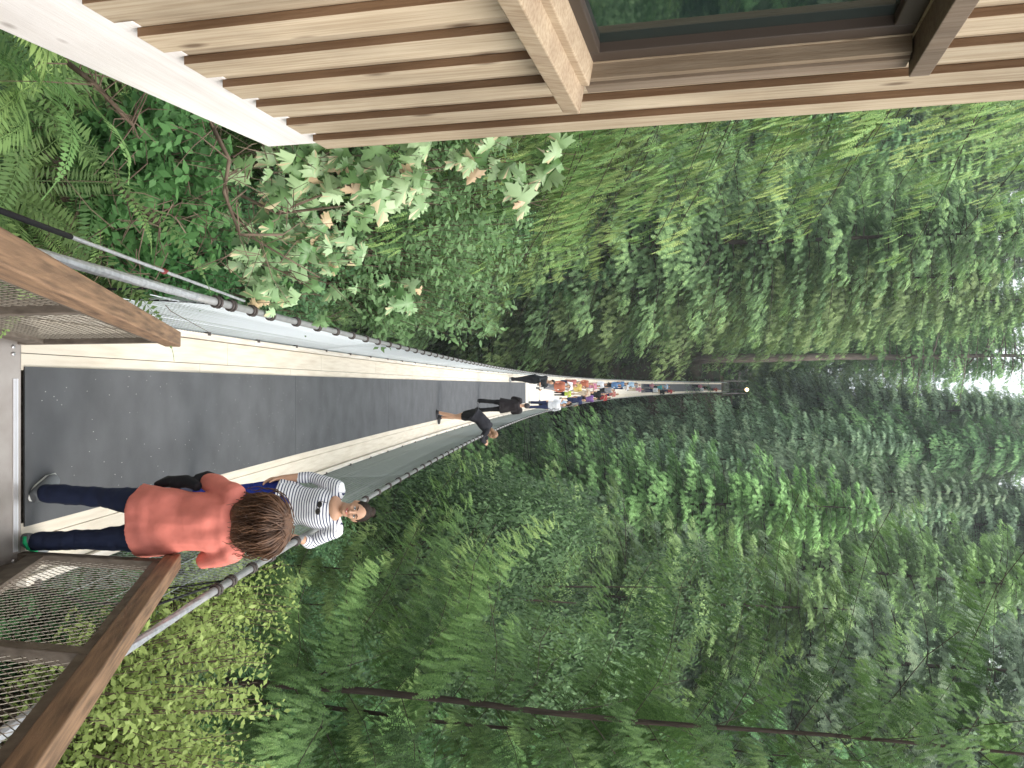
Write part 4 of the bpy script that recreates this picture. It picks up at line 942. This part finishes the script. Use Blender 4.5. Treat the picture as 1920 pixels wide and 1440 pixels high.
for s in (-1, 1): g.ell(V3((s*.028,y0,1.27+s*.006)), (.026,.006,.022), None, 14, 8)
g.tube([V3((-.01,y0,1.278)), V3((.01,y0,1.280))], .0025, 5); g.tube([V3((.052,y0,1.285)), V3((.04,y0-.03,1.33))], .0025, 5)
eh('sunglasses', g, DARK)
# scoop of skin at the neckline
g = G(); g.ell(V3((0,.052,1.362)), (.105,.062,.055), HR(0,-28,0), 20, 12); eh('neckline', g, SKIN2)

# girl in black leaning over the right cable
J = joints(pel=(0,-.10,.90), wai=(0,-.02,1.02), che=(0,.16,1.12), neck=(0,.31,1.20), head=(0,.42,1.27), shL=(-.15,.25,1.19), shR=(.15,.25,1.19), elL=(-.17,.42,1.05), elR=(.17,.42,1.05), wrL=(-.08,.60,1.08), wrR=(.08,.60,1.08),
   hipL=(-.085,-.10,.86), hipR=(.085,-.10,.86), knL=(-.05,-.02,.47), knR=(.10,-.10,.47), anL=(.03,-.04,.085), anR=(.14,-.24,.085), toeL=(.03,.10,.02), toeR=(.15,-.11,.02))
person('girl in black top and shorts leaning out over the right cable', dpos(.80,15.0), -62, J, HR(-15,-30), 1.0, shirt=pm((.016,.016,.022)), sleeve=.95, hem=.06, hemw=.015, sinf=.028, pants=pm((.012,.012,.014)), plen=.45, shoes=mat('black_trainer', (.03,.03,.035), .6), hair=HAIRL, hairshape='long', vox=.012, handfine=False)
# person in a black hooded coat from behind
J = joints(elL=(-.22,.12,1.12), wrL=(-.08,.26,1.12), elR=(.22,.12,1.12), wrR=(.08,.26,1.12), anL=(-.15,0,.085), anR=(.15,0,.085), knL=(-.12,.01,.48), knR=(.12,.01,.48))
person('person in a dark hooded coat and black trousers seen from behind on the mat', dpos(.66,21.3), 0, J, HR(0,-8), .98, shirt=pm((.018,.014,.016)), sleeve=1., hem=.18, hemw=.03, sinf=.04, pants=pm((.010,.010,.012)), shoes=pm((.012,.012,.012)), hair=pm((.05,.045,.05)), vox=.013, handfine=False)
# man in black leaning on the left cable
J = joints(pel=(0,0,.93), che=(-.04,.05,1.24), neck=(-.06,.08,1.42), head=(-.07,.11,1.56), shL=(-.21,.07,1.37), shR=(.10,.06,1.38), elL=(-.32,.14,1.12), wrL=(-.28,.32,1.17), elR=(.13,.22,1.16), wrR=(-.10,.34,1.18), anL=(.04,.05,.085), anR=(-.04,-.06,.085), knL=(-.02,.04,.50), knR=(.03,-.02,.5), toeL=(.05,.20,.02), toeR=(-.06,.08,.02))
mn = person('man in black leaning on the left cable with a phone in his hand', dpos(-.19,28.8), 205, J, HR(0,-10), 1.08, shirt=pm((.020,.024,.028)), sleeve=.72, hem=.04, sinf=.018, pants=pm((.022,.022,.026)), shoes=pm((.3,.3,.3)), hair=HAIRD, vox=.014, handfine=False)
g = G(); g.box((-.17,.40,1.24), (.08,.012,.15)); g.obj('phone', WHITE, mn, bevel=.004)

# the crowd farther along: three figures, copied with clothes of their own
def crowd_proto(i, J, **k): return person('x', (0,0,-500), 0, J, vox=.022, handfine=False, group='people crowding the middle of the bridge', shirt=pm((.5,.5,.5)), pants=pm((.02,.02,.03)), shoes=pm((.1,.1,.1)), hair=HAIRD, **k)
protos = [crowd_proto(0, joints(anL=(-.10,.16,.085), anR=(.10,-.18,.085), toeL=(-.10,.30,.03), toeR=(.10,-.04,.03), knL=(-.09,.12,.49), elL=(-.23,-.12,1.12), wrL=(-.20,-.05,.88), elR=(.23,.05,1.12), wrR=(.18,.20,.93))),
  crowd_proto(1, joints(elL=(-.26,.08,1.12), wrL=(-.10,.22,1.22), elR=(.26,.10,1.12), wrR=(.08,.24,1.24)), hairshape='long', sleeve=.45),
  crowd_proto(2, joints(elL=(-.27,.02,1.13), wrL=(-.33,.12,1.02), anL=(-.12,.02,.085), anR=(.12,-.05,.085)), sleeve=.4, plen=.85)]
def clone(src, label, loc, rot, s, cols):
    r = src.copy(); COL.objects.link(r); r['label'] = label; r.location = loc; r.rotation_euler = (0,0,radians(rot)); r.scale = (s,)*3
    for ch in src.children:
        c = ch.copy(); COL.objects.link(c); c.parent = r
        key = c.name.split('.')[0]
        if key in cols: c.material_slots[0].link = 'OBJECT'; c.material_slots[0].material = cols[key]
        for g2 in ch.children:
            d = g2.copy(); COL.objects.link(d); d.parent = c
    return r
CL = dict(white=(.75,.76,.8), blue=(.12,.24,.45), pale=(.45,.62,.8), orange=(.45,.15,.09), red=(.38,.05,.05), coral=(.5,.17,.15), yellow=(.6,.46,.14), lime=(.5,.65,.1), pink=(.55,.22,.32), purple=(.2,.1,.3), navy=(.02,.03,.09), black=(.015,.015,.018), grey=(.25,.25,.27), teal=(.08,.35,.38), cream=(.6,.5,.38))
crowd = [(34.5,.95,'white',180,'large man in a white T-shirt and black shorts at the right cable',0,1.12),(37.0,.98,'pale',100,'man in a light blue shirt just behind the man in white',1,1.05),(36.5,.12,'orange',185,'man in an orange shirt and black jacket walking nearest the camera',0,1.05),(39.5,.10,'white',180,'person in white behind the orange shirt on the left',1,.98),
 (40.5,-.05,'coral',170,'person in a coral top by the left cable',2,1.),(42.5,.22,'yellow',180,'person in a yellow top in the middle of the crowd',0,.98),(41,.55,'lime',175,'child in a lime top in front of the crowd',1,.72),(42.5,.95,'navy',185,'person in navy by the right cable behind the pale blue shirt',2,1.),
 (44.5,.0,'orange',180,'person in an orange top leaning on the left cable',0,1.03),(45.5,.55,'cream',180,'person in a cream top in the middle of the crowd',1,.98),(46.5,.95,'purple',180,'person in purple by the right cable',0,1.),(48,.15,'pink',180,'person in a pink top in the middle of the crowd',1,.95),(49,.7,'black',180,'person in black on the right in the crowd',2,1.05),
 (50.5,.05,'white',180,'person in white on the left in the middle of the crowd',0,.98),(51.5,1.0,'red',180,'person in red by the right cable',1,1.),(53,.45,'grey',180,'person in grey in the middle of the crowd',2,1.03),(55,.8,'coral',180,'person in coral on the right far back in the crowd',1,.96),(55.5,.1,'blue',180,'person in blue on the left far back in the crowd',0,1.02),
 (58,.0,'blue',180,'person in a blue shirt against the left cable',2,1.02),(60,.3,'white',180,'person in white far back in the crowd',1,.98),(62,.05,'pale',180,'person in pale blue far back on the left',0,1.),(65,.5,'pink',180,'woman in a pink top at the end of the crowd',1,.97),(63.5,.1,'grey',180,'person in grey at the end of the crowd',2,1.),
 (77,.15,'pink',180,'child in pink walking behind the gap in the crowd',1,.8),(78,.65,'white',180,'person in white at the start of the far mat',0,1.),(80.5,.35,'teal',180,'person in teal on the far mat',2,1.),(82,.9,'black',180,'person in black at the right of the far mat',0,1.),(84,.3,'pale',180,'person in pale blue on the far mat',1,1.),(86.5,.85,'red',180,'person in red at the right cable far away',2,1.),
 (104,.3,'pink',180,'person in pink close to the far end of the bridge',1,.98),(105,.75,'white',180,'person in white close to the far end of the bridge',0,1.),(108,.5,'black',180,'person in black close to the far end of the bridge',2,1.05),(113,.8,'red',180,'person in red farthest away by the landing',1,1.)]
rp = random.Random(4)
for d, x, cn, rt, lab, k, s in crowd:
    d = 35+(d-35)*1.42 if d < 66 else d+9
    cols = {'shirt': pm(CL[cn]), 'trousers': pm(rp.choice([CL['black'],CL['navy'],CL['grey'],CL['cream'],CL['black']])), 'shorts': pm(rp.choice([CL['black'],CL['navy']])), 'hair': rp.choice([HAIRD,HAIRD,HAIRB,HAIRL]), 'body': rp.choice([SKIN,SKIN2])}
    clone(protos[k], lab, dpos(x, d), rt+rp.uniform(-25,25), s*.95, cols)
for p in protos:
    for ch in list(p.children_recursive): bpy.data.objects.remove(ch)
    bpy.data.objects.remove(p)

# ------------------------------------------------------------------ thin moist air over the gorge
g = G(); g.box((0, 600, 30), (5400, 6200, 190)); hz = g.mesh('haze'); hm = bpy.data.materials.new('haze'); hm.use_nodes = True; n = hm.node_tree
n.nodes.remove(n.nodes['Principled BSDF']); v = n.nodes.new('ShaderNodeVolumePrincipled'); v.inputs['Color'].default_value = (.86,.93,.97,1); v.inputs['Density'].default_value = .0004
n.links.new(v.outputs[0], n.nodes['Material Output'].inputs['Volume'])
tag(link('haze', hz, hm), 'thin pale air over the gorge', 'haze', kind='stuff')
